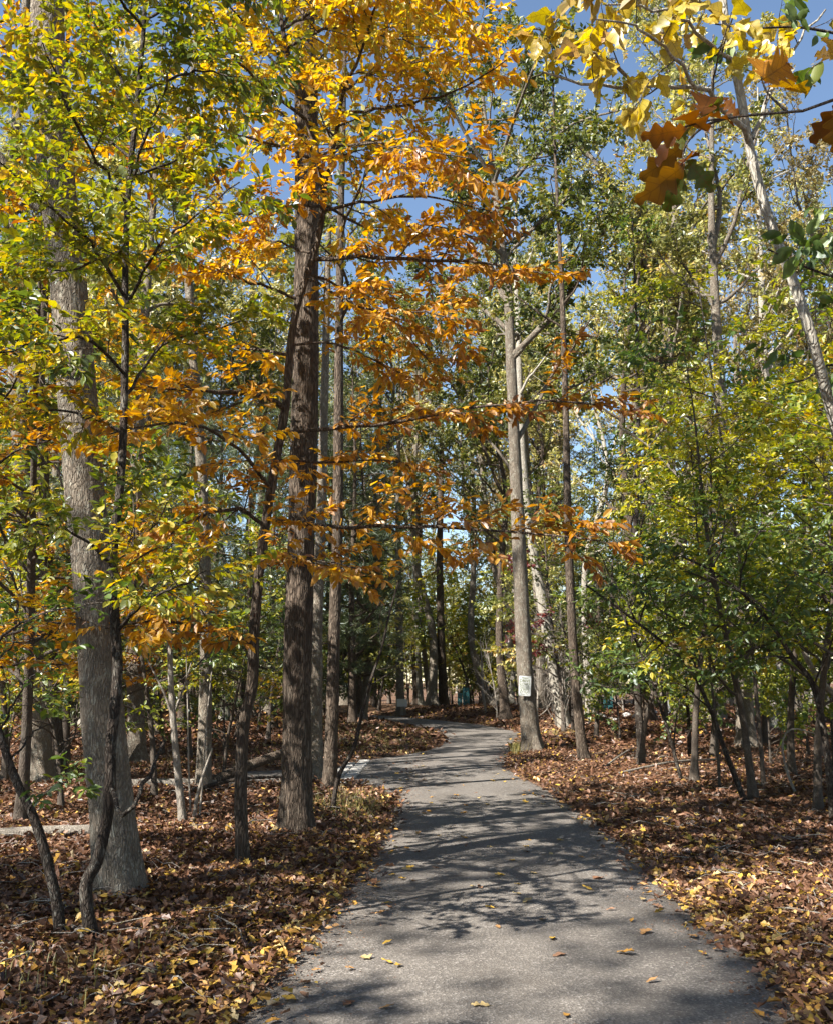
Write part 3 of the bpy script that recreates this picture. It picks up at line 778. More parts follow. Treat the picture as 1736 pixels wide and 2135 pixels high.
# young oak whose big lobed leaves hang close to the viewer at the upper right
oak_base = np.array([2.35, 2.55, g1(2.35, 2.55) - .02])
root = thing('oak_sapling', 'young oak with large lobed brown, orange and green leaves hanging close at upper right', 'tree', oak_base)
tp = [oak_base, [2.3, 2.5, 1.2], [2.1, 2.45, 2.2], [1.9, 2.4, 3.0], [1.8, 2.35, 3.7]]
me, P_, r_ = trunk_mesh('trunk', np.array(tp) - oak_base, .03, .012, 16, .05, .4, .05, 8, 4)
obj('trunk', me, M['bark_grey'], root)
D0 = 2.25
OB = []
for br, a, b_ in [([np.array([2.0, 2.42, 2.6]), PX(1860, 180, D0), PX(1740, 222, D0), PX(1600, 237, D0), PX(1500, 246, D0 - .02), PX(1400, 272, D0 - .05)], .009, .0022),
                  ([PX(1640, 233, D0), PX(1600, 195, D0), PX(1585, 160, D0)], .004, .002),
                  ([PX(1740, 222, D0), PX(1765, 160, D0), PX(1745, 120, D0)], .004, .002),
                  ([PX(1520, 245, D0), PX(1470, 262, D0), PX(1430, 300, D0), PX(1420, 345, D0)], .004, .002),
                  ([PX(1820, 200, D0), PX(1790, 210, D0), PX(1755, 215, D0)], .004, .002)]:
    p = resample(np.array(br) - oak_base, 14)
    OB.append((obj('branch', tube_mesh('branch', p[None], np.linspace(a, b_, 14)[None], 7), M['bark_twig'], root), p))
big = [lobed_leaf('leaf', r, 'oak', bnd, 41, w * .98) for r, bnd, w in ((.12, .45, .36), (.3, .3, .34), (.42, .5, .33), (.62, .4, .36), (.72, .5, .33), (.86, .3, .38), (.97, .25, .36))]
# (from, to, roll, mesh): stalk and tip in the photograph
BL = [((1425, 265), (1345, 330), -35, 0), ((1430, 268), (1335, 295), 50, 1), ((1400, 250), (1475, 228), 65, 0), ((1440, 262), (1405, 300), -60, 3), ((1410, 262), (1430, 335), 20, 3),
      ((1425, 300), (1352, 375), 30, 2), ((1428, 345), (1380, 440), -10, 4), ((1424, 340), (1357, 425), 40, 2), ((1430, 335), (1478, 385), -30, 4), ((1460, 240), (1495, 160), 10, 1),
      ((1450, 245), (1520, 190), 60, 1), ((1455, 240), (1520, 215), -70, 3), ((1470, 242), (1540, 235), 75, 0), ((1588, 165), (1600, 90), 10, 5), ((1590, 165), (1680, 110), -25, 5),
      ((1592, 172), (1675, 160), 40, 1), ((1600, 180), (1690, 168), 70, 6), ((1745, 120), (1690, 105), 20, 6), ((1745, 125), (1720, 60), -20, 6), ((1755, 215), (1700, 300), 15, 0),
      ((1755, 215), (1725, 330), -35, 2), ((1760, 220), (1775, 320), 10, 5), ((1540, 240), (1500, 205), 55, 1), ((1420, 345), (1440, 300), 65, 0)]
vd = np.array([0, -1, 0.])
for i, (a, b_, roll, k) in enumerate(BL):
    dd = D0 + random.uniform(-.12, .12)
    A, B = PX(*a, dd), PX(*b_, dd + random.uniform(-.07, .07))
    s = np.linalg.norm(B - A); Xd = (B - A) / s
    n0 = unit(vd - (vd @ Xd) * Xd); y0 = np.cross(n0, Xd)
    r = math.radians(roll)
    Zd = n0 * math.cos(r) + y0 * math.sin(r)
    par = OB[int(np.argmin([((p - (A - oak_base)) ** 2).sum(-1).min() for _, p in OB]))][0]
    place_leaf(big[k], M['bigoak'], par, A - oak_base, Xd, np.cross(Zd, Xd), Zd, s * .88)

# ------------------------------------------------------------------ right-hand understory
US = [
 ('pale leaning stem crossing diagonally in front of the right-hand thicket', [(1830, 1640), (1760, 1480), (1690, 1390), (1620, 1235), (1540, 1120), (1440, 1020), (1350, 930), (1290, 890)], .05, .018, 'bark_dead', 'rightyellow', .0,
   [[(1620, 1235), (1560, 1220), (1450, 1240), (1330, 1250)], [(1540, 1120), (1580, 1000), (1640, 900), (1700, 830)], [(1440, 1020), (1500, 930), (1560, 850), (1640, 790)], [(1440, 1020), (1370, 1010), (1300, 1030)], [(1350, 930), (1420, 850), (1480, 800)], [(1620, 1235), (1690, 1150), (1740, 1050)]]),
 ('lichen-patched sapling leaning left across the right-hand litter', [(1556, 1682), (1512, 1570), (1480, 1480), (1430, 1385), (1330, 1300), (1220, 1220)], .036, .012, 'bark_dark', 'rightgreen', .0,
   [[(1480, 1480), (1420, 1430), (1340, 1420), (1280, 1440)], [(1430, 1385), (1500, 1300), (1580, 1250), (1660, 1240)], [(1380, 1340), (1330, 1380), (1270, 1390)], [(1330, 1300), (1370, 1200), (1430, 1140)], [(1330, 1300), (1260, 1180), (1230, 1120)]]),
 ('thin dark sapling leaning left, second from the sign tree among the right saplings', [(1422, 1640), (1390, 1520), (1360, 1430), (1330, 1350), (1290, 1270), (1240, 1180)], .03, .010, 'bark_dark', 'rightgreen', .0,
   [[(1360, 1430), (1300, 1380), (1250, 1370)], [(1330, 1350), (1400, 1260), (1470, 1210)], [(1290, 1270), (1230, 1250), (1180, 1260)], [(1300, 1290), (1340, 1180), (1400, 1090)]]),
 ('tall upright sapling with lemon-green leaves in the right thicket', [(1592, 1652), (1580, 1500), (1560, 1300), (1530, 1100), (1500, 900), (1470, 700), (1450, 560)], .032, .010, 'bark_twig', 'rightyellow', .0,
   [[(1560, 1300), (1640, 1210), (1720, 1180)], [(1540, 1180), (1460, 1120), (1380, 1100)], [(1530, 1100), (1600, 1010), (1690, 960), (1760, 940)], [(1515, 1000), (1430, 960), (1350, 960)], [(1500, 900), (1580, 840), (1680, 810)], [(1490, 830), (1400, 800), (1320, 790)], [(1475, 720), (1550, 690), (1630, 700)], [(1460, 640), (1400, 620), (1330, 640)]]),
 ('forked dark sapling with a sunlit foot at the right edge', [(1738, 1720), (1726, 1600), (1712, 1500), (1690, 1420), (1652, 1372), (1590, 1280), (1500, 1200), (1420, 1160)], .042, .012, 'bark_dark', 'rightgreen', .0,
   [[(1695, 1435), (1722, 1360), (1750, 1290), (1790, 1150)], [(1652, 1372), (1600, 1370), (1530, 1390), (1460, 1400)], [(1600, 1295), (1640, 1220), (1700, 1190)], [(1590, 1280), (1540, 1330), (1470, 1340)], [(1540, 1230), (1560, 1140), (1620, 1070)], [(1500, 1200), (1440, 1230), (1380, 1260)], [(1770, 1200), (1700, 1110), (1640, 1060)], [(1780, 1150), (1720, 1000), (1660, 930)]]),
 ('slim grey sapling standing between the leaning stems on the right', [(1500, 1655), (1492, 1520), (1480, 1400), (1465, 1250), (1450, 1080), (1440, 940)], .022, .008, 'bark_twig', 'rightgreen', .0,
   [[(1480, 1400), (1540, 1340), (1610, 1330)], [(1465, 1250), (1390, 1200), (1310, 1190)], [(1455, 1140), (1530, 1070), (1600, 1040)], [(1450, 1080), (1370, 1050), (1290, 1060)], [(1442, 980), (1500, 930), (1570, 910)]]),
]
for i, (lab, pts, r0, r1, bk, lf, ln, lm) in enumerate(US):
    tl, d = trunk_line(pts)
    L = []
    for m in lm:
        off = random.choice((-1, 1, -1)) * random.uniform(.3, 1.2)
        L.append((px_line([(x, y, d + off * k / 3) for k, (x, y) in enumerate(m)]), .013, .004))
    near_tree('understory_tree', lab, 'tree', tl, r0, r1, L, M[bk], M[lf], group='saplings of the right-hand thicket', sub=(5.5, .35, .9), twig=(14, .14, .34), per=7, size=.08,
        rnd=lambda p, i=i: .05 + .45 * NZ(p, 60 + i, 1.3) + .3 * sstep(2.2, 4.2, p[:, 2]), singles=45, level=1, droop=.35, flat=.6, rand=.4, k=14, ring=.06, ridge=.08, flare=.3, nr=8, seed=30 + i, up=.03)

# ------------------------------------------------------------------ trees in the middle distance
def mid(name, lab, pts, ext, r0, r1, bk, lf, crown, limbs=(), lean=0., rs=0, per=12, size=.125, sub=(3.0, .6, 1.5), twig=(9, .25, .55), zone=.8, k=20, flare=.45, group=None, T=T_KITE):
    tl, d = trunk_line(pts, lean)
    L = [(px_line([(x, y, d + dz) for (x, y, dz) in l]), a, b) for l, a, b in limbs]
    return near_tree(name, lab, 'tree', up_to(tl, *ext), r0 * .88, r1 * .3, L, M[bk], M[lf] if lf else None, crown=crown, group=group, sub=sub, twig=twig, per=per, size=size,
        rnd=lambda p: NZ(p, 70 + rs, .8) * zone, rand=.9, T=T, flat=.2, droop=.3, k=k, ring=.12, ridge=.05, flare=flare, nr=12, seed=40 + rs, limb_t0=.3, up=.04, taper=1.3)

mid('oak_tree', 'grey trunk carrying the white sign beside the bend of the path', [(1110, 1572), (1100, 1480), (1092, 1380), (1085, 1230), (1075, 1000), (1068, 850), (1063, 720), (1056, 580), (1040, 480), (1030, 380)], [(-.2, .3, 2), (-.1, 0, 2)], .205, .07, 'bark_grey', 'oakgreen',
    dict(n=15, t0=.5, l=(2.2, 4.6)), [([(1064, 745, 0), (1110, 700, -.3), (1170, 640, -.6), (1215, 560, -.8), (1260, 480, -1)], .085, .025), ([(1062, 690, 0), (1000, 640, .4), (940, 600, .8), (880, 590, 1.2)], .06, .02),
    ([(1076, 920, 0), (1110, 860, .3), (1150, 780, .5), (1180, 700, .8)], .06, .02), ([(1060, 640, 0), (1010, 520, .3), (980, 420, .6), (960, 320, 1)], .05, .02), ([(1080, 1000, 0), (1020, 920, .4), (960, 860, .8)], .04, .015), ([(1035, 430, 0), (1100, 340, -1), (1190, 260, -2), (1290, 230, -3)], .05, .02), ([(1050, 540, 0), (1130, 460, .6), (1210, 420, 1), (1300, 430, 1.2)], .04, .015), ([(1030, 380, 0), (960, 260, -.6), (900, 150, -1), (860, 60, -1.4)], .05, .02), ([(1030, 380, 0), (1080, 220, -1.5), (1130, 100, -2.5), (1180, 0, -3)], .05, .02)], rs=1, k=40, sub=(3.4, .6, 1.5), twig=(10, .25, .55), per=12)
mid('birch_tree', 'pale sunlit trunk leaning left just behind the sign tree', [(1178, 1532), (1165, 1460), (1150, 1380), (1125, 1230), (1100, 1080), (1085, 900), (1080, 700)], [(0, .5, 3), (.2, 0, 4)], .19, .06, 'bark_pale', 'oakpale', dict(n=12, t0=.5, l=(1.5, 3.4)), rs=2, k=24)
mid('oak_tree', 'dark straight trunk right of the sign tree at the near side of the litter clearing', [(1216, 1592), (1206, 1500), (1196, 1380), (1188, 1240), (1182, 1050), (1178, 850), (1172, 650), (1165, 500)], [(0, .3, 2.5), (0, 0, 2.5)], .105, .04, 'bark_brown', 'oakgreen', dict(n=14, t0=.42, l=(1.5, 3.4)), rs=3, k=20)
mid('maple_tree', 'thin dark trunk standing alone in the middle of the right litter clearing', [(1337, 1590), (1330, 1480), (1325, 1380), (1318, 1250), (1325, 1050), (1330, 850)], [(.1, .3, 2.5), (0, 0, 2)], .085, .03, 'bark_dark', 'rightgreen', dict(n=14, t0=.28, l=(1.0, 2.4)), rs=4, k=16, size=.09)
mid('oak_tree', 'stout fluted grey trunk behind the saplings on the right', [(1557, 1572), (1552, 1480), (1545, 1400), (1530, 1200), (1512, 1000), (1500, 800), (1488, 600), (1482, 450)], [(.2, .3, 2), (.2, 0, 3)], .2, .08, 'bark_grey', 'oakpale', dict(n=10, t0=.55, l=(1.8, 4.0)),
    [([(1485, 520, 0), (1500, 420, .3), (1480, 320, .5), (1460, 220, .8)], .07, .03), ([(1486, 560, 0), (1530, 460, -.3), (1560, 330, -.6), (1600, 230, -.8)], .06, .025), ([(1490, 640, 0), (1430, 560, .3), (1390, 470, .6)], .05, .02)], rs=5, k=32)
mid('oak_tree', 'pale short-looking trunk in shade behind the stout right trunk', [(1622, 1545), (1618, 1450), (1612, 1300), (1605, 1000), (1590, 700)], [(.3, .5, 4), (.2, 0, 4)], .2, .07, 'bark_pale', 'oaktan', dict(n=14, t0=.45, l=(2, 4.5)), rs=6, k=24)
mid('oak_tree', 'thick grey trunk with sunlit patches far left behind the big left trunk', [(84, 1640), (78, 1500), (70, 1300), (55, 1050), (40, 850), (28, 600), (24, 430)], [(-.1, .2, 2), (0, 0, 3), (0, 0, 3)], .2, .08, 'bark_grey', 'oakpale', dict(n=8, t0=.5, l=(1.6, 3.2)),
    [([(24, 450, 0), (60, 410, -.2), (110, 330, -.4), (150, 200, -.6)], .06, .02), ([(26, 520, 0), (-20, 440, .2), (-60, 330, .4)], .05, .02)], rs=7, k=32)
mid('oak_tree', 'dark trunk close behind the thick grey far-left trunk', [(118, 1622), (108, 1450), (98, 1250), (90, 1000), (85, 700)], [(0, .3, 4), (0, 0, 4)], .15, .06, 'bark_brown', 'oakpale', dict(n=8, t0=.5, l=(1.4, 2.8)), rs=8)
mid('oak_tree', 'dark upright trunk just right of the brown ridged trunk', [(688, 1655), (692, 1500), (698, 1300), (704, 1100), (706, 900), (708, 650), (712, 400)], [(0, .3, 3), (0, 0, 3)], .105, .04, 'bark_brown', 'oakgreen', dict(n=9, t0=.45, l=(1.3, 2.8)), rs=9, k=24)
mid('oak_tree', 'pale trunk with a sunlit foot showing between the brown trunk and the dark one', [(661, 1622), (660, 1500), (662, 1300), (672, 1000), (680, 700)], [(0, .3, 4), (0, 0, 3)], .115, .05, 'bark_grey', 'oakpale', dict(n=8, t0=.5, l=(1.3, 2.6)), rs=10, k=24)
mid('oak_tree', 'blotched grey trunk behind the thin dead stems at left', [(424, 1645), (428, 1500), (430, 1300), (424, 1050), (412, 850), (395, 600), (388, 350)], [(0, .3, 3), (0, 0, 3)], .115, .045, 'bark_grey', 'oakgreen', dict(n=8, t0=.5, l=(1.3, 2.6)), rs=11, k=20)
mid('oak_tree', 'shaded grey trunk seen right behind the big left trunk', [(285, 1600), (284, 1500), (280, 1300), (285, 1000), (300, 700)], [(0, .3, 4), (0, 0, 3)], .17, .06, 'bark_grey', 'oakpale', dict(n=8, t0=.5, l=(1.4, 2.8)), rs=12, k=20)
mid('oak_tree', 'dark double-looking trunk on the bank at the far bend of the path', [(924, 1484), (922, 1420), (918, 1300), (916, 1150), (920, 950)], [(0, .5, 5), (0, 0, 5)], .24, .08, 'bark_brown', 'oakgreen', dict(n=14, t0=.4, l=(2, 4.5)), rs=13, size=.14, T=T_KITE)
mid('oak_tree', 'slim trunk leaning left on the bank at the far bend', [(899, 1482), (890, 1420), (882, 1340), (872, 1200), (866, 1000)], [(0, .5, 5), (0, 0, 4)], .15, .06, 'bark_grey', 'oakpale', dict(n=12, t0=.4, l=(2, 4)), rs=14, size=.14)
mid('oak_tree', 'pale sunlit trunk left of the slim leaning one at the far bend', [(878, 1480), (873, 1400), (868, 1300), (862, 1100)], [(0, .5, 6), (0, 0, 5)], .16, .06, 'bark_pale', 'oaktan', dict(n=12, t0=.4, l=(2, 4)), rs=15, size=.14)
mid('oak_tree', 'trunk above the small white post where the path disappears', [(836, 1493), (834, 1420), (832, 1300), (830, 1100)], [(0, .5, 6), (0, 0, 5)], .2, .08, 'bark_grey', 'oakpale', dict(n=14, t0=.35, l=(2, 4.5)), rs=16, size=.15)
mid('maple_tree', 'small tree with sprays of dark red leaves beside the pale leaning trunk', [(1193, 1535), (1192, 1450), (1180, 1350), (1160, 1260), (1130, 1200)], [(-.4, 0, 1.2)], .05, .015, 'bark_dark', 'red',
    None, [([(1180, 1350, 0), (1150, 1340, -.8), (1110, 1350, -1.6), (1085, 1390, -2.6)], .012, .004), ([(1165, 1280, 0), (1130, 1290, -1), (1100, 1300, -2), (1080, 1320, -3)], .012, .004), ([(1130, 1200, 0), (1100, 1170, -1), (1060, 1180, -2)], .012, .004), ([(1185, 1310, 0), (1215, 1300, -.5), (1250, 1310, -.9)], .012, .004)],
    rs=17, size=.095, per=6, sub=(5, .25, .6), twig=(10, .12, .25), T=T_OAK)

# ------------------------------------------------------------------ generic trees: a few built once, then copied
def proto_tree(name, lab, H, r0, lf, crown, rs, per=10, size=.125, sub=(2.7, .7, 1.7), twig=(8, .3, .6), bk='bark_grey', group=None, T=T_KITE, wob=.75, flat=.2, spread=55, level=.8, rand=.9, droop=.3, zone=.9):
    h = np.linspace(0, H, 7)
    tl = np.stack([wob * vnoise(h * .25, h * 0 + rs, rs), wob * vnoise(h * .25, h * 0 + rs + 5, rs + 1), h], -1); tl -= tl[0]
    tl[:, 1] += 300 + rs * 20                     # parked far off until it is placed
    base = tl[0]
    root = thing(name, lab, 'tree', base, group)
    me, P, rad = trunk_mesh('trunk', tl - base, r0, r0 * .06, 14, .3, .5, .05, 8, rs)
    obj('trunk', me, M[bk], root)
    if H > 12 and T is T_KITE:
        ld, lr = sprout(P[None], rad[None], 2 / (H * .3), .34, .64, 24, 6, H * .34, H * .48, 9, up=.05, wig=.13, rat=.8, tipshort=.1)
        kk = np.linspace(0, len(P) - 1, 9).astype(int)
        CP, CR = np.concatenate([P[None, kk], ld]), np.concatenate([rad[None, kk], lr])
    else:
        ld, CP, CR = None, P[None], rad[None]
    LP, LR = sprout(CP, CR, crown['n'] / (H * (1 - crown['t0'])) * (.62 if ld is not None else 1), crown['t0'], .99, crown.get('ang', 55), 14, crown['l'][0], crown['l'][1], 9, up=crown.get('up', .06), wig=.17, rat=.5, tipshort=crown.get('tip', .55))
    if ld is not None: LP, LR = np.concatenate([LP, ld]), np.concatenate([LR, lr])
    s1 = sprout(LP, LR, sub[0], .25, 1, 50, 18, sub[1], sub[2], 6, up=.04, wig=.13, flat=flat, rat=.5, tipshort=.35, minc=2)
    s2 = sprout(s1[0], s1[1], twig[0], .1, 1, 48, 18, twig[1], twig[2], 4, up=.02, wig=.14, flat=flat, rat=.6, tipshort=.3, minc=2)
    v0, q0 = tubes(LP, LR, 6); v1, q1 = tubes(*s1, 4); v2, q2 = tubes(*s2, 3)
    V = np.vstack([v0, v1, v2]); Q = np.vstack([q0, q1 + len(v0), q2 + len(v0) + len(v1)])
    obj('limbs', mesh('limbs', V, Q, attrs={'ridge': np.full(len(V), .9)}), M[bk], root, kind='stuff')
    if lf:
        fr = leaf_frames(s2[0], per, .05, size, spread=spread, droop=droop, level=level, rand=rand)
        c = NZ(fr[0], 80 + rs, .7) * zone + rng.normal(size=len(fr[0])) * .15
        obj('foliage', leaf_mesh('foliage', fr, T, c), M[lf], root, kind='stuff')
    return root
T_NEEDLE = (np.array([(0, -.03, 0), (1, -.012, -.05), (1, .012, -.05), (0, .03, 0)]), np.array([(0, 1, 2, 3)]))
FT = [proto_tree('forest_tree', '', 19, .2, 'oakpale', dict(n=26, t0=.34, l=(2.2, 5.0)), 1),
      proto_tree('forest_tree', '', 17, .17, 'oakgreen', dict(n=28, t0=.3, l=(1.8, 4.4)), 2, bk='bark_brown'),
      proto_tree('forest_tree', '', 21, .23, 'oaktan', dict(n=26, t0=.4, l=(2.4, 5.0), ang=48), 3),
      proto_tree('forest_tree', '', 15, .13, 'oakpale', dict(n=28, t0=.25, l=(1.6, 3.8)), 4, bk='bark_pale')]
UT = [proto_tree('understory_tree', '', 6.0, .05, 'rightgreen', dict(n=30, t0=.2, l=(1.0, 2.4), ang=65, up=.02), 5, per=8, size=.09, sub=(3.6, .4, .9), twig=(9.5, .18, .36), bk='bark_twig', flat=.6, level=1, rand=.45, T=T_LEAF),
      proto_tree('understory_tree', '', 4.6, .04, 'yellowgreen', dict(n=28, t0=.15, l=(.9, 2.0), ang=65, up=.02), 6, per=8, size=.085, sub=(3.6, .4, .9), twig=(9.5, .18, .36), bk='bark_twig', flat=.6, level=1, rand=.45, T=T_LEAF),
      proto_tree('shrub', '', 2.4, .025, 'oakgreen', dict(n=18, t0=.05, l=(.8, 1.7), ang=55, up=.06), 7, per=9, size=.09, sub=(4.4, .3, .7), twig=(11, .15, .3), bk='bark_twig', flat=.4, rand=.6)]
PN = [proto_tree('pine_tree', '', 13, .13, 'pine', dict(n=46, t0=.12, l=(1.6, 3.2), ang=80, up=.01, tip=.75), 8, per=30, size=.16, sub=(4, .4, .9), twig=(9, .18, .34), bk='bark_brown', T=T_NEEDLE, flat=.6, spread=40, rand=1.2, wob=.15),
      proto_tree('pine_tree', '', 9, .1, 'pine', dict(n=40, t0=.06, l=(1.3, 2.6), ang=80, up=.01, tip=.75), 9, per=30, size=.15, sub=(4, .4, .9), twig=(9, .18, .34), bk='bark_brown', T=T_NEEDLE, flat=.6, spread=40, rand=1.2, wob=.15)]
BS = [proto_tree('bare_shrub', '', 3.2, .03, None, dict(n=26, t0=.03, l=(1.0, 2.2), ang=60, up=.05), 10, sub=(4, .4, 1.0), twig=(6, .2, .5), bk='bark_dead', flat=.1)]
USED = set()
def put(src, x, y, lab, grp, rz=None, sc=1., lf=None, tilt=(0, 0), cat=None):
    z = g1(x, y) - .04
    rz = random.uniform(0, 6.28) if rz is None else rz
    if src.name not in USED:
        USED.add(src.name); r = src
        r.location = (x, y, z); r.rotation_euler = (*tilt, rz); r.scale = (sc,) * 3
        r['label'] = lab; r['group'] = grp
    else:
        r = copy_tree(src, (x, y, z), rz, sc, lab, grp, tilt)
    if lf:
        for ch in r.children:
            if ch.name.startswith('foliage'):
                ch.material_slots[0].link = 'OBJECT'; ch.material_slots[0].material = M[lf]
    return r
def put_px(src, px, y, lab, grp, **kw):
    """at distance y, under the photograph column px"""
    p = PX(px, 1500, y)
    x = p[0]
    if off_path(x, y) < .9: x = float(xr(y)) + 1.2 if px > 900 else float(xl(y)) - 1.2
    return put(src, x, y, lab, grp, **kw)

# pines behind the brown trunk and along the far path
for px, y, k, sc in [(60, 21, 1, 1.0), (215, 20, 1, .95), (380, 27, 0, .9), (570, 28, 1, 1.1), (690, 36, 1, 1.2), (500, 24, 1, .9), (735, 31, 0, 1.0), (800, 36, 0, .95), (620, 30, 0, .9), (330, 25, 1, .9), (440, 32, 0, 1), (150, 28, 0, .9), (1330, 33, 1, 1), (1480, 30, 1, .9), (1250, 38, 0, .9), (1640, 27, 1, 1.0), (700, 42, 0, 1.1)]:
    put_px(PN[k], px, y, 'feathery dark green pine in the shade behind the trunks', 'pines in the middle distance', sc=sc)
# middle-distance understory
for px, y, k, sc, lf in [(330, 13, 0, .8, 'rightgreen'), (470, 16, 1, .8, 'yellowgreen'), (140, 12, 1, .8, 'yellowgreen'), (20, 15, 0, 1, 'rightgreen'), (560, 23, 0, 1, 'rightgreen'),
                     (260, 18, 1, 1.1, 'orange'), (400, 19, 0, 1.0, 'yellowgreen'), (700, 36, 0, 1.2, 'rightgreen'), (790, 47, 1, 1.6, 'rightyellow')]:
    put_px(UT[k], px, y, 'leafy young tree in the wood left of the path', 'young trees in the left-hand wood', sc=sc, lf=lf)
for px, y, k, sc, lf in [(1690, 12, 0, 1.0, 'rightyellow'), (1560, 13, 0, 1.05, 'rightgreen'), (1440, 15, 0, 1.1, 'rightyellow'), (1640, 16, 0, 1.2, 'rightgreen'), (1330, 18, 1, 1.2, 'rightgreen'), (1760, 15, 0, 1.3, 'rightyellow'),
                     (1480, 20, 1, 1.3, 'rightyellow'), (1240, 24, 0, 1.1, 'oakgreen'), (1590, 22, 0, 1.3, 'rightgreen'), (1120, 27, 0, 1.2, 'oakgreen'), (1000, 30, 0, 1.2, 'oakpale'), (1390, 25, 0, 1.2, 'oakgreen'), (1700, 20, 1, 1.4, 'rightyellow'), (1800, 10, 0, 1.0, 'rightgreen')]:
    put_px(UT[k], px, y, 'leafy young tree in the thicket right of the path', 'young trees in the right-hand thicket', sc=sc, lf=lf)
for px, y, sc in [(20, 19, 1.2), (130, 22, 1.2), (250, 24, 1.3), (345, 20, 1.0), (470, 21, 1.0), (540, 26, 1.3), (640, 27, 1.2), (-40, 24, 1.5), (180, 30, 1.7), (420, 31, 1.7), (320, 34, 1.9), (60, 32, 1.8)]:
    put_px(UT[2], px, y, 'low green shrub in the left-hand wood', 'low shrubs in the left-hand wood', sc=sc, lf='oakgreen')
for px, y, sc in [(1290, 23, 1.0), (1400, 20, .9), (1470, 23, 1.1), (1600, 18, .9), (1680, 20, 1.0), (1540, 25, 1.2), (1730, 16, .9), (1340, 28, 1.2)]:
    put_px(UT[2], px, y, 'low green shrub under the right-hand thicket', 'low shrubs under the right-hand thicket', sc=sc, lf='rightgreen')
for i in range(16):
    px = 1010 + i * 46 + random.uniform(-20, 20); y = random.uniform(27, 40)
    put_px(BS[0], px, y, 'pale bare twiggy shrub at the back of the litter clearing', 'bare shrubs behind the clearing', sc=random.uniform(.8, 1.2))
for i in range(80):
    px = random.uniform(-60, 1800); y = random.uniform(34, 75)
    put_px(UT[2], px, y, 'low leafy shrub deep in the wood', 'low shrubs deep in the wood', sc=random.uniform(1.1, 2.2), lf=random.choice(['oakgreen', 'oakpale', 'rightyellow', 'oakgreen']))
# taller young trees filling the upper left and the middle
for px, y, k, sc, lf in [(60, 11, 1, 1.6, 'yellowgreen'), (200, 15, 0, 1.4, 'yellowgreen'), (140, 18, 0, 1.6, 'orange')]:
    put_px(UT[k], px, y, 'tall young tree crowding the upper left behind the grey trunk', 'tall young trees at upper left', sc=sc, lf=lf)
for px, y, k, sc, lf in [(960, 36, 1, 1.0, 'oakgreen'), (1130, 38, 0, 1.0, 'oakpale'), (1040, 44, 2, 1.05, 'oakpale'), (1230, 34, 3, 1.1, 'oakpale'), (800, 36, 0, 1.0, 'oakgreen'), (900, 48, 2, 1.0, 'oaktan'), (1380, 40, 0, 1.0, 'oakpale'), (1160, 50, 1, 1.1, 'oaktan'), (1440, 38, 2, 1.0, 'oakpale'), (1660, 36, 0, 1.0, 'oaktan')]:
    put_px(FT[k], px, y, 'tall leafy oak behind the bend of the path', 'tall oaks behind the bend', sc=sc, lf=lf)
for px, y, k, sc, lf in [(120, 34, 0, 1.0, 'oakpale'), (300, 38, 1, 1.05, 'oakpale'), (470, 33, 3, 1.1, 'oakgreen'), (560, 42, 0, 1.1, 'oakpale'), (680, 46, 1, 1.1, 'oaktan'), (820, 45, 3, 1.25, 'oakgreen'), (250, 48, 2, 1.1, 'oakpale'), (870, 56, 1, 1.2, 'oakpale'), (30, 42, 1, 1.0, 'yellowgreen'), (400, 52, 0, 1.15, 'oakgreen'), (920, 66, 3, 1.4, 'oakgreen')]:
    put_px(FT[k], px, y, 'thin-crowned oak far back in the left-hand wood', 'oaks far back at left', sc=sc, lf=lf)
# forest at the back
for i in range(74):
    y = random.uniform(28, 50) if i < 24 else random.uniform(48, 130)
    for _t in range(30):
        px = random.uniform(-120, 1860)
        p = PX(px, 1500, y)
        if off_path(p[0], y) > 1.5 and not (y < 36 and 300 < px < 1320): break
    put(FT[i % 4], p[0], y, 'tall thin-leaved tree standing back in the wood', 'trees of the wood behind', sc=random.uniform(.85, 1.15), lf=random.choice(['oakpale', 'oakpale', 'oakgreen', 'oaktan', 'yellowgreen', 'oakpale']))
for i in range(26):
    y = random.uniform(34, 80); px = random.uniform(-60, 1800)
    p = PX(px, 1500, y)
    if off_path(p[0], y) > 1.5:
        put(UT[i % 2], p[0], y, 'small leafy tree deep in the wood', 'small trees deep in the wood', sc=random.uniform(1.2, 1.9), lf=random.choice(['oakgreen', 'oakpale', 'yellowgreen', 'rightyellow', 'rust']))
for i in range(34):
    px = 640 + i * 20 + random.uniform(-15, 15); y = random.uniform(44, 78)
    put_px(UT[i % 2], px, y, 'yellow-green young tree closing the view behind the bend', 'young trees closing the view', sc=random.uniform(1.3, 2.2), lf=random.choice(['rightyellow', 'oakpale', 'oakgreen', 'yellowgreen', 'rightyellow']))
for i in range(40):
    px = random.uniform(-40, 1780); y = random.uniform(60, 100)
    put_px(UT[2], px, y, 'low leafy shrub deep in the wood', 'low shrubs deep in the wood', sc=random.uniform(2, 3.4), lf=random.choice(['oakgreen', 'oakpale', 'rightyellow', 'oakgreen']))
# the same wood goes on at the sides and behind the viewer, where the sun comes from
SH = [(-11, -4.5), (-13, .5), (-9, -9), (-19, 0), (-18, -4), (-6, -11), (-22, 8), (-24, 17), (4, -9), (10, -3), (12, 6), (-28, 10), (11, 14)]
for i, (x, y) in enumerate(SH):
    put(FT[i % 4], x, y, 'tree of the wood beside and behind the viewer', 'trees around the viewer', sc=random.uniform(.85, 1.05), lf=random.choice(['oakpale', 'oakgreen', 'oakpale']))
for i, (x, y) in enumerate([(-7, 1), (-5.2, -4), (-10, 5), (-3.5, -6.5), (-9, 12), (6, 3), (7.5, 9)]):
    put(UT[i % 2], x, y, 'young tree beside the viewer outside the picture', 'young trees around the viewer', sc=random.uniform(.9, 1.3))

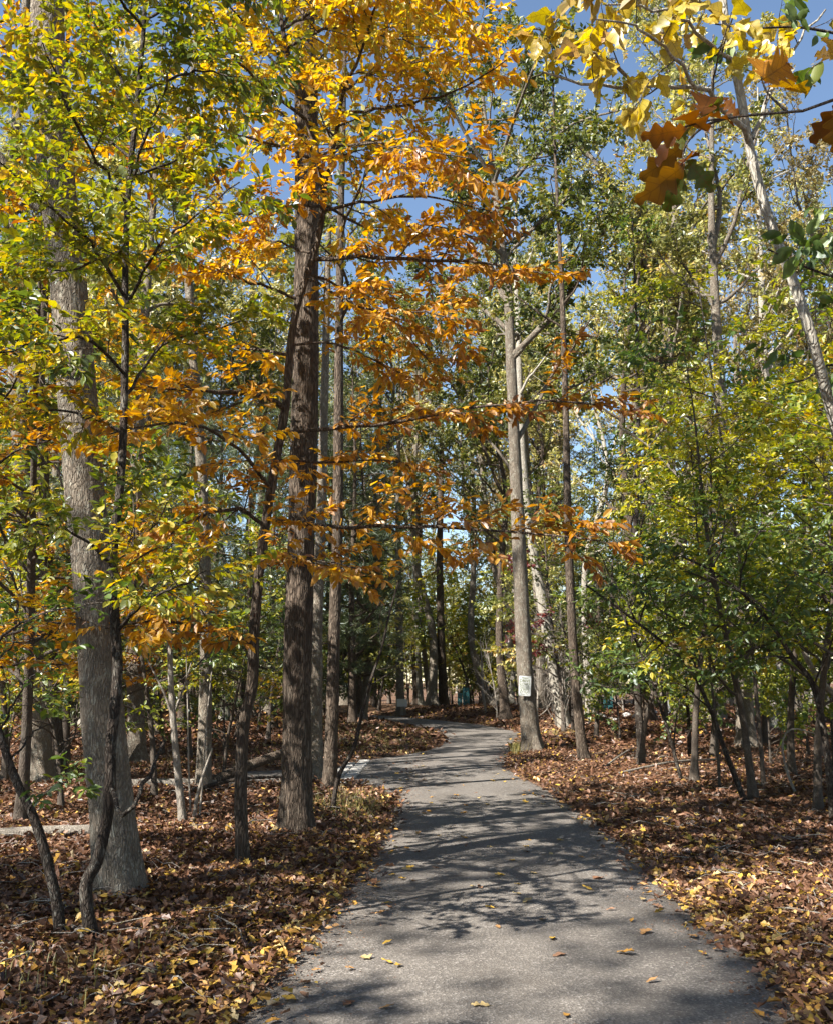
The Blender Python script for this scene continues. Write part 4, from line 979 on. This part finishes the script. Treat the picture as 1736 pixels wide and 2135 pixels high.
# ------------------------------------------------------------------ dead wood
def lying(name, lab, a, b, r0, r1, bk, sag=.0, k=16):
    A, B = np.array(a, float), np.array(b, float)
    base = A.copy()
    mids = (A + B) / 2 + np.array([0, 0, sag])
    root = thing(name, lab, 'fallen wood', base)
    me, P, rad = trunk_mesh('trunk', np.array([A, mids, B]) - base, r0, r1, k, .06, 0, .06, 8, len(name) + int(abs(a[0]) * 10))
    # close both ends
    obj('trunk', me, M[bk], root)
    for e, r in ((0, rad[0]), (-1, rad[-1])):
        th = np.arange(12) * math.pi / 6
        dz = unit(P[1] - P[0]); u = unit(np.cross(dz, [0, 0, 1.])); w = np.cross(dz, u)
        V = P[e] + r * .98 * (np.cos(th)[:, None] * u + np.sin(th)[:, None] * w)
        obj('cut_end', mesh('cut_end', V, polys=[list(range(12))], attrs={'ridge': np.full(12, .7)}), M[bk], root)
    return root
def GZ(x, y, dz=0.):
    p = GP(x, y); return np.array([p[0], p[1], g1(p[0], p[1]) + dz])
lying('fallen_log', 'pale barkless log lying across the litter behind the big left trunk', GZ(-60, 1768, .05), GZ(212, 1755, .055), .052, .06, 'bark_dead', .01)
lying('fallen_log', 'long pale fallen trunk lying behind the thin dead stems', GZ(230, 1650, .03), GZ(450, 1640, .04), .08, .09, 'bark_dead', .02)
lying('fallen_log', 'mossy fallen trunk propped up beside the brown ridged trunk', GZ(430, 1640, .06), GZ(600, 1630, .5), .085, .07, 'bark_brown', .02)
lying('fallen_branch', 'thin bare branch lying on the right-hand litter', GZ(1290, 1622, .03), GZ(1492, 1598, .1), .022, .012, 'bark_dead', .06, 10)
lying('fallen_branch', 'short pale branch below the thin lone trunk', GZ(1262, 1610, .03), GZ(1330, 1582, .16), .018, .008, 'bark_dead', .03, 10)
lying('fallen_branch', 'short grey stick beside the foot of the slender left stem', GZ(146, 1965, .02), GZ(172, 1995, .03), .016, .012, 'bark_dead', .01, 10)
lying('fallen_branch', 'dark broken branch low between the hickory and the brown trunk', GZ(400, 1668, .05), GZ(590, 1660, .2), .03, .015, 'bark_dark', .05, 10)

def stem(name, lab, pts, r0, r1, bk, forks=(), cat='dead stem', grp=None, k=10):
    tl, d = trunk_line(pts)
    base = tl[0]
    root = thing(name, lab, cat, base, grp)
    obj('trunk', trunk_mesh('trunk', np.array(tl) - base, r0, r1, k, .08, .3, .08, 6, int(pts[0][0]))[0], M[bk], root)
    for f in forks:
        p = resample(np.array(px_line(f, d)) - base, 10)
        obj('branch', tube_mesh('branch', p[None], np.linspace(r1 * .8, r1 * .3, 10)[None], 6), M[bk], root)
    return root
stem('dead_stem', 'pale forked dead stem left of the orange hickory', [(383, 1728), (372, 1620), (364, 1530), (358, 1440), (354, 1330), (352, 1200)], .045, .02, 'bark_dead', [[(362, 1500), (340, 1440), (310, 1380), (285, 1330)], [(362, 1490), (385, 1430), (400, 1380)]])
stem('dead_stem', 'thin pale shoot leaning right of the forked dead stem', [(404, 1718), (412, 1660), (426, 1610), (444, 1560)], .022, .01, 'bark_dead')
stem('dead_stem', 'thin straight pale shoot beside the blotched grey trunk', [(416, 1712), (424, 1620), (432, 1500), (442, 1400)], .012, .006, 'bark_dead')
stem('dead_stem', 'very thin grey shoot rising behind the forked dead stem', [(398, 1705), (394, 1600), (392, 1480), (388, 1340)], .012, .006, 'bark_dead')
stem('bent_sapling', 'bare bent sapling arching over the left verge of the path', [(692, 1702), (706, 1620), (738, 1560), (752, 1500), (770, 1430), (796, 1350), (812, 1280), (832, 1210)], .028, .01, 'bark_dark', [[(796, 1350), (790, 1300), (800, 1250)], [(770, 1430), (820, 1400), (850, 1390)]], 'sapling')
stem('bare_sapling', 'thin brown sapling in shade left of the lone right trunk', [(1438, 1582), (1434, 1500), (1428, 1400)], .05, .02, 'bark_dark', [], 'sapling')
stem('bare_sapling', 'crooked bare stem at the right among the litter', [(1660, 1665), (1640, 1610), (1630, 1550), (1650, 1520), (1700, 1530)], .02, .008, 'bark_dead', [[(1640, 1610), (1610, 1570), (1590, 1550)]], 'sapling')
stem('bare_sapling', 'pale bare forked sapling on the bank left of the sign tree', [(1012, 1500), (1006, 1440), (1004, 1390), (1000, 1330)], .05, .02, 'bark_dead', [[(1006, 1450), (1030, 1420), (1060, 1405)], [(1006, 1440), (985, 1420), (960, 1412)], [(1004, 1470), (1020, 1455), (1030, 1440)]], 'sapling')
stem('tree_stump', 'brown broken stub beside the foot of the pale leaning trunk', [(1192, 1530), (1190, 1490), (1191, 1455)], .09, .075, 'bark_brown', [], 'stump', k=14)

# ------------------------------------------------------------------ sign on the trunk, far post, teal panels, stones
def rounded_plate(w, h, r, t, n=5):
    pts = []
    for cx, cy_, a0 in ((w - r, h - r, 0), (-w + r, h - r, 90), (-w + r, -h + r, 180), (w - r, -h + r, 270)):
        for i in range(n):
            a = math.radians(a0 + 90 * i / (n - 1)); pts.append((cx + r * math.cos(a), cy_ + r * math.sin(a)))
    m = len(pts)
    V = [(x, -t / 2, z) for x, z in pts] + [(x, t / 2, z) for x, z in pts]
    return mesh('plate', V, smooth=False, polys=[list(range(m)), list(range(2 * m - 1, m - 1, -1))] + [[i, i + m, (i + 1) % m + m, (i + 1) % m] for i in range(m)])
def words(txt, size, parent, x, z, mat, y=-.006, extr=.0006, sx=1., bold=0.):
    c = bpy.data.curves.new('lettering', 'FONT'); c.body = txt; c.size = size; c.align_x = 'CENTER'; c.align_y = 'CENTER'; c.extrude = extr; c.offset = bold
    o = bpy.data.objects.new('lettering', c); COL.objects.link(o)
    bpy.context.view_layer.update()
    me = bpy.data.meshes.new_from_object(o.evaluated_get(bpy.context.evaluated_depsgraph_get()))
    bpy.data.objects.remove(o)
    me.materials.clear()
    q = obj('lettering', me, mat, parent, (x, y, z)); q.rotation_euler = (R_(90), 0, 0); q.scale = (sx, 1, 1)
    return q
_, Dsgn = trunk_line([(1110, 1572)])
sp = PX(1093, 1430, Dsgn - .27)
sg = thing('warning_sign', 'white sign with rounded corners and olive lettering nailed to the trunk', 'sign', sp, rz=R_(-6))
sg.rotation_euler = (R_(2), R_(3), R_(-8)); sg.scale = (.88,) * 3
sg_root = sg
sg = obj('plate', rounded_plate(.148, .242, .03, .006), M['white'], sg_root)
words('Please', .062, sg, 0, .192, M['print'], sx=1.0)
words('DRIVE', .098, sg, 0, .118, M['print'], bold=.0008)
words('SLOWLY', .098, sg, 0, .035, M['print'], sx=.72, bold=.0008)
obj('rule', mesh('rule', [(-.125, -.0065, -.014), (.125, -.0065, -.014), (.125, -.0065, -.009), (-.125, -.0065, -.009)], [(0, 1, 2, 3)]), M['print'], sg)
words('CHILDREN', .07, sg, 0, -.052, M['print'], sx=.78)
words('& PETS', .07, sg, 0, -.105, M['print'])
words('AT PLAY', .07, sg, 0, -.157, M['print'], sx=.9)
words('Thank You', .04, sg, 0, -.207, M['print'])

pp = GZ(838, 1494)
ps = thing('post_sign', 'small white notice on a short post where the path disappears', 'sign', pp)
obj('plate', rounded_plate(.22, .16, .02, .02), M['white'], ps, (0, -.06, .62))
V, F = block(.05, .05, .75, .008); obj('post', mesh('post', V, F, smooth=False), M['bark_dead'], ps)
for (x, y, w, h, lab) in [(971, 1486, 9, 36, 'teal board glimpsed between trunks on the far bank'), (958, 1484, 5, 24, 'narrow teal post left of the teal board on the far bank'), (1268, 1505, 13, 44, 'dark teal gate seen behind the pale fallen trunk right of the clearing'), (1405, 1512, 16, 40, 'pale blue-white post at the back of the right clearing')]:
    b = GZ(x, y); D = b[1]
    o = thing('garden_panel', lab, 'panel', b)
    wm, hm = w / FPX * D, h / FPX * D
    mt = M['teal'] if 'teal' in lab else M['white']
    for s in (-1, 1):
        V, F = block(.05, .05, hm, .01); obj('post', mesh('post', V, F, smooth=False), mt, o, (s * wm / 2, 0, 0))
    for k in range(4):
        V, F = block(wm / 2 - .052, .018, hm / 4 - .03, .008); obj('board', mesh('board', V, F, smooth=False), mt, o, (0, 0, .03 + k * hm / 4))

def rock(name, lab, c, s, seed):
    n, m_ = 7, 10
    V = [(0, 0, -.6)]
    for i in range(1, n):
        a = math.pi * i / n
        for j in range(m_):
            b = 2 * math.pi * j / m_
            r = 1 + .35 * float(vnoise(j * .7 + seed, i * .9, seed, 7)) 
            V.append((r * math.sin(a) * math.cos(b), r * math.sin(a) * math.sin(b) * .8, -.6 * math.cos(a) * r))
    V.append((0, 0, .6))
    tr, qd = [], []
    for j in range(m_):
        tr.append((0, 1 + (j + 1) % m_, 1 + j)); e = 1 + (n - 2) * m_; tr.append((len(V) - 1, e + j, e + (j + 1) % m_))
        for i in range(n - 2):
            a = 1 + i * m_; qd.append((a + j, a + (j + 1) % m_, a + m_ + (j + 1) % m_, a + m_ + j))
    o = obj(name, mesh(name, np.array(V) * s, qd, tr, smooth=False), M['stone'], None, c)
    return tag(o, lab, 'stone', 'pale stones at the back of the clearing')
for i in range(9):
    rock('stone', 'pale stone half sunk in litter at the back of the right clearing', GZ(1200 + i * 24 + random.uniform(-12, 12), random.uniform(1512, 1532), .03), random.uniform(.1, .22), i)

# ------------------------------------------------------------------ leaf litter
def litter_points(n, ymin, ymax, pw):
    y = ymin + (ymax - ymin) * rng.random(n) ** pw
    x = (rng.random(n) * 2 - 1) * (.47 * y + .6)
    return x, y
def keep_litter(x, y):
    o = off_path(x, y)
    pr = np.where(o > -.02, 1., np.where(o > -.35, .5 * np.exp(-(-.02 - o) / .07), .0))
    pr = pr * np.where(in_apron(x, y), .025, 1)
    return rng.random(len(x)) < pr
def litter_frames(x, y, size, lift=.03, tilt=.45):
    n = len(x)
    z = np.maximum(ground(x, y), np.where(off_path(x, y) < .1, .012, -1)) + .006 + rng.random(n) ** 2 * lift
    az = rng.random(n) * 6.283
    up = unit(np.array([0, 0, 1.]) + tilt * rng.normal(size=(n, 3)))
    Xd = np.stack([np.cos(az), np.sin(az), 0 * az], -1); Xd = unit(Xd - (Xd * up).sum(1, keepdims=True) * up)
    Yd = np.cross(up, Xd)
    return np.stack([x, y, z], -1), Xd, Yd, up, size * rng.uniform(.45, 1.45, n)
T_CURL = (np.array([(0, 0, 0), (.28, .23, .14), (.66, .24, .1), (1, 0, .12), (.66, -.24, .12), (.28, -.2, .08)]), np.array([(0, 3, 2, 1), (0, 5, 4, 3)]))
T_OAKC = (T_OAK[0] + np.array([(0, 0, .1 * abs(v[1]) * 3) for v in T_OAK[0]]), T_OAK[1])
def litter_rnd(x, y):
    # yellow leaves lie thick near the viewer and by the verges
    near = 1 - sstep(5, 14, y)
    edge_ = np.exp(-np.maximum(off_path(x, y), 0) / .9)
    r = rng.beta(1.8, 2.9, len(x)) * .76
    yel = rng.random(len(x)) < (.06 + .22 * near * edge_ + .05 * near + .07 * edge_)
    return np.where(yel, rng.uniform(.72, 1.0, len(x)), r)
VV, QQ, RR, nv = [], [], [], 0
for n, y0, y1, pw, T, sz, lift in [(84000, 3.2, 11, 1.0, T_CURL, .046, .035), (46000, 3.2, 11, 1.0, T_OAKC, .066, .035), (80000, 11, 22, 1.1, T_CURL, .066, .045), (70000, 22, 46, 1.2, T_KITE, .14, .08)]:
    x, y = litter_points(n, y0, y1, pw)
    m = keep_litter(x, y); x, y = x[m], y[m]
    fr = litter_frames(x, y, sz, lift)
    V, Q = leaf_verts(fr, T)
    VV.append(V); QQ.append(Q + nv); nv += len(V); RR.append(np.repeat(litter_rnd(x, y), len(T[0])))
o = obj('leaf_litter', mesh('leaf_litter', np.vstack(VV), np.vstack(QQ), smooth=False, attrs={'rnd': np.concatenate(RR)}), M['litter'], kind='stuff')
o['label'] = 'brown and orange fallen leaves covering the forest floor'; o['category'] = 'leaf litter'

# broken twigs among the litter
n = 1500
x, y = litter_points(n, 3.4, 20, 1.2)
m = off_path(x, y) > .05; x, y = x[m], y[m]; n = len(x)
az = rng.random(n) * 6.283; ln = rng.uniform(.08, .5, n) ** 1.3
z = ground(x, y) + .05
u = np.linspace(-.5, .5, 4)
Pt = np.stack([x[:, None] + np.cos(az)[:, None] * ln[:, None] * u, y[:, None] + np.sin(az)[:, None] * ln[:, None] * u, z[:, None] + rng.uniform(-.02, .03, (n, 4))], -1)
Pt[:, 1:3, :2] += rng.normal(size=(n, 2, 2)) * (ln * .06)[:, None, None]
V, Q = tubes(Pt, rng.uniform(.0015, .006, n)[:, None] * np.array([[1, .9, .8, .5]]), 4)
o = obj('twig_litter', mesh('twig_litter', V, Q, attrs={'ridge': np.full(len(V), .9)}), M['bark_dead'], kind='stuff')
o['label'] = 'thin broken twigs scattered over the fallen leaves'; o['category'] = 'twigs'
# crumbled leaf bits and grit along both edges of the path
n = 9000
y = 3.4 + 20 * rng.random(n) ** 1.4
e = np.abs(rng.normal(size=n)) * .22
lft = rng.random(n) < .5
x = np.where(lft, xl(y) + e, xr(y) - e)
fr = litter_frames(x, y, .016, .004, .15)
V, Q = leaf_verts((fr[0] + np.array([0, 0, .012]), *fr[1:]), T_KITE)
o = obj('leaf_crumbs', mesh('leaf_crumbs', V, Q, smooth=False, attrs={'rnd': np.repeat(rng.random(n) * .75, 4)}), M['litter'], kind='stuff')
o['label'] = 'crumbled leaf bits strewn along the edges of the path'; o['category'] = 'leaf crumbs'
FL = {}
for k, (kind, w) in enumerate([('plain', .25), ('plain', .2), ('oak', .36), ('mitten', .3)]):
    FL[kind, k] = [lobed_leaf('fallen_leaf', r, kind, random.uniform(-.2, .1), 11 if kind == 'plain' else 21, w) for r in (.45, .58, .74, .8, .88, .97)]
keys = list(FL)
WORD = ['brown', 'tan', 'orange', 'golden', 'yellow', 'pale']
cnt = 0
while cnt < 235:
    y = 3.6 + 15 * random.random() ** 1.7
    x = random.uniform(float(xl(y)) - .05, float(xr(y)) + .05)
    o_ = float(off_path(x, y))
    if random.random() > .25 + .75 * math.exp(o_ / .35): continue
    k = random.choices(keys, [5, 3, 3, 1])[0]; c = random.choices(range(6), [3, 3, 4, 4, 6, 2])[0]
    t_ = obj('fallen_leaf', FL[k][c], M['litter'], None, (x, y, .02))
    t_.rotation_euler = (random.uniform(-.08, .08), random.uniform(-.09, .05), random.uniform(0, 6.28))
    s = random.uniform(.055, .11); t_.scale = (s, s * random.uniform(.8, 1.1), s)
    sh = {'plain': 'oval', 'oak': 'lobed', 'mitten': 'mitten-shaped'}[k[0]]
    tag(t_, f'{WORD[c]} {sh} fallen leaf lying on the grey path', 'leaf', f'{WORD[c]} {sh} leaves on the path'); cnt += 1
for i in range(64):
    y = random.uniform(3.8, 8); sd = random.choice((-1, 1))
    x = (float(xl(y)) - random.uniform(.05, 1.8)) if sd < 0 else (float(xr(y)) + random.uniform(.05, 1.5))
    if abs(x) > .44 * y: continue
    k = random.choices(keys, [5, 3, 3, 1])[0]; c = random.choices(range(6), [2, 2, 4, 5, 6, 2])[0]
    t_ = obj('fallen_leaf', FL[k][c], M['litter'], None, (x, y, g1(x, y) + .06))
    t_.rotation_euler = (random.uniform(-.4, .4), random.uniform(-.4, .2), random.uniform(0, 6.28))
    s = random.uniform(.065, .11); t_.scale = (s, s, s)
    sh = {'plain': 'oval', 'oak': 'lobed', 'mitten': 'mitten-shaped'}[k[0]]
    sdw = 'left' if sd < 0 else 'right'
    tag(t_, f'{WORD[c]} {sh} leaf on top of the litter along the {sdw} verge', 'leaf', f'{WORD[c]} {sh} leaves on the {sdw} verge')

# ------------------------------------------------------------------ grass
def grass(name, lab, x, y, h):
    n = len(x)
    az = rng.random(n) * 6.283
    lean = rng.uniform(.1, .7, n)
    hh = h * rng.uniform(.5, 1.3, n)
    p = np.stack([x, y, ground(x, y)], -1)
    dr = np.stack([np.cos(az), np.sin(az), 0 * az], -1)
    sd = np.stack([-np.sin(az), np.cos(az), 0 * az], -1) * .0028
    a = p - sd; b = p + sd
    mid_ = p + dr * (hh * lean * .35)[:, None] + np.array([0, 0, 1.]) * (hh * .6)[:, None]
    tip = p + dr * (hh * lean)[:, None] + np.array([0, 0, 1.]) * (hh * (1 - lean * .4))[:, None]
    V = np.stack([a, b, mid_ + sd * .8, mid_ - sd * .8, tip], 1).reshape(-1, 3)
    i = np.arange(n)[:, None] * 5
    o = obj(name, mesh(name, V, i + np.array([[0, 1, 2, 3]]), i + np.array([[3, 2, 4]]), smooth=False, attrs={'rnd': np.repeat(rng.random(n), 5)}), M['grass'], kind='stuff')
    o['label'] = lab; o['category'] = 'grass'
def patch(cx, cy_, n, sx, sy):
    p = GP(cx, cy_); x, y = p[0] + rng.normal(size=n) * sx, p[1] + rng.normal(size=n) * sy
    m = (off_path(x, y) > .05) & ~in_apron(x, y); return x[m], y[m]
gxs, gys = zip(*[patch(760, 1530, 5200, 1.2, 3.0), patch(800, 1560, 2600, .8, 1.2), patch(745, 1690, 900, .35, .7), patch(700, 1680, 500, .4, .6), patch(130, 2070, 160, .3, .3), patch(420, 1600, 1800, 2.0, 2.0), patch(1150, 1540, 1200, .5, .8)])
grass('grass', 'thin dry grass growing on the island and verges', np.concatenate(gxs), np.concatenate(gys), .11)
x, y = patch(1068, 1572, 420, .13, .14)
grass('grass_tuft', 'pale tuft of grass at the foot of the sign tree', x, y, .34)

# ------------------------------------------------------------------ labels that single out the members of small groups
ORD = ['leftmost', 'second', 'third', 'fourth', 'fifth', 'sixth', 'seventh', 'eighth', 'ninth', 'tenth', 'eleventh', 'twelfth', 'thirteenth', 'fourteenth', 'fifteenth', 'sixteenth', 'seventeenth', 'eighteenth']
for grp, what in [('young trees in the right-hand thicket', 'leafy young tree of the right-hand thicket'), ('pines in the middle distance', 'feathery dark green pine behind the trunks'),
                  ('young trees in the left-hand wood', 'leafy young tree of the left-hand wood'), ('bare shrubs behind the clearing', 'pale bare twiggy shrub behind the clearing'),
                  ('tall oaks behind the bend', 'tall leafy oak behind the bend'), ('oaks far back at left', 'thin-crowned oak far back in the left-hand wood'), ('low shrubs in the left-hand wood', 'low green shrub of the left-hand wood'), ('low shrubs under the right-hand thicket', 'low green shrub under the right-hand thicket'), ('tall young trees at upper left', 'tall young tree behind the big grey trunk'), ('pale stones at the back of the clearing', 'pale stone half sunk in litter')]:
    mem = sorted([o for o in COL.objects if o.parent is None and o.get('group') == grp], key=lambda o: o.location.x / max(o.location.y, .1))
    for i, o in enumerate(mem):
        o['label'] = f'{what}, {ORD[i]}' + (' of them' if i == 0 else ' from the left') if i < len(ORD) else o['label']
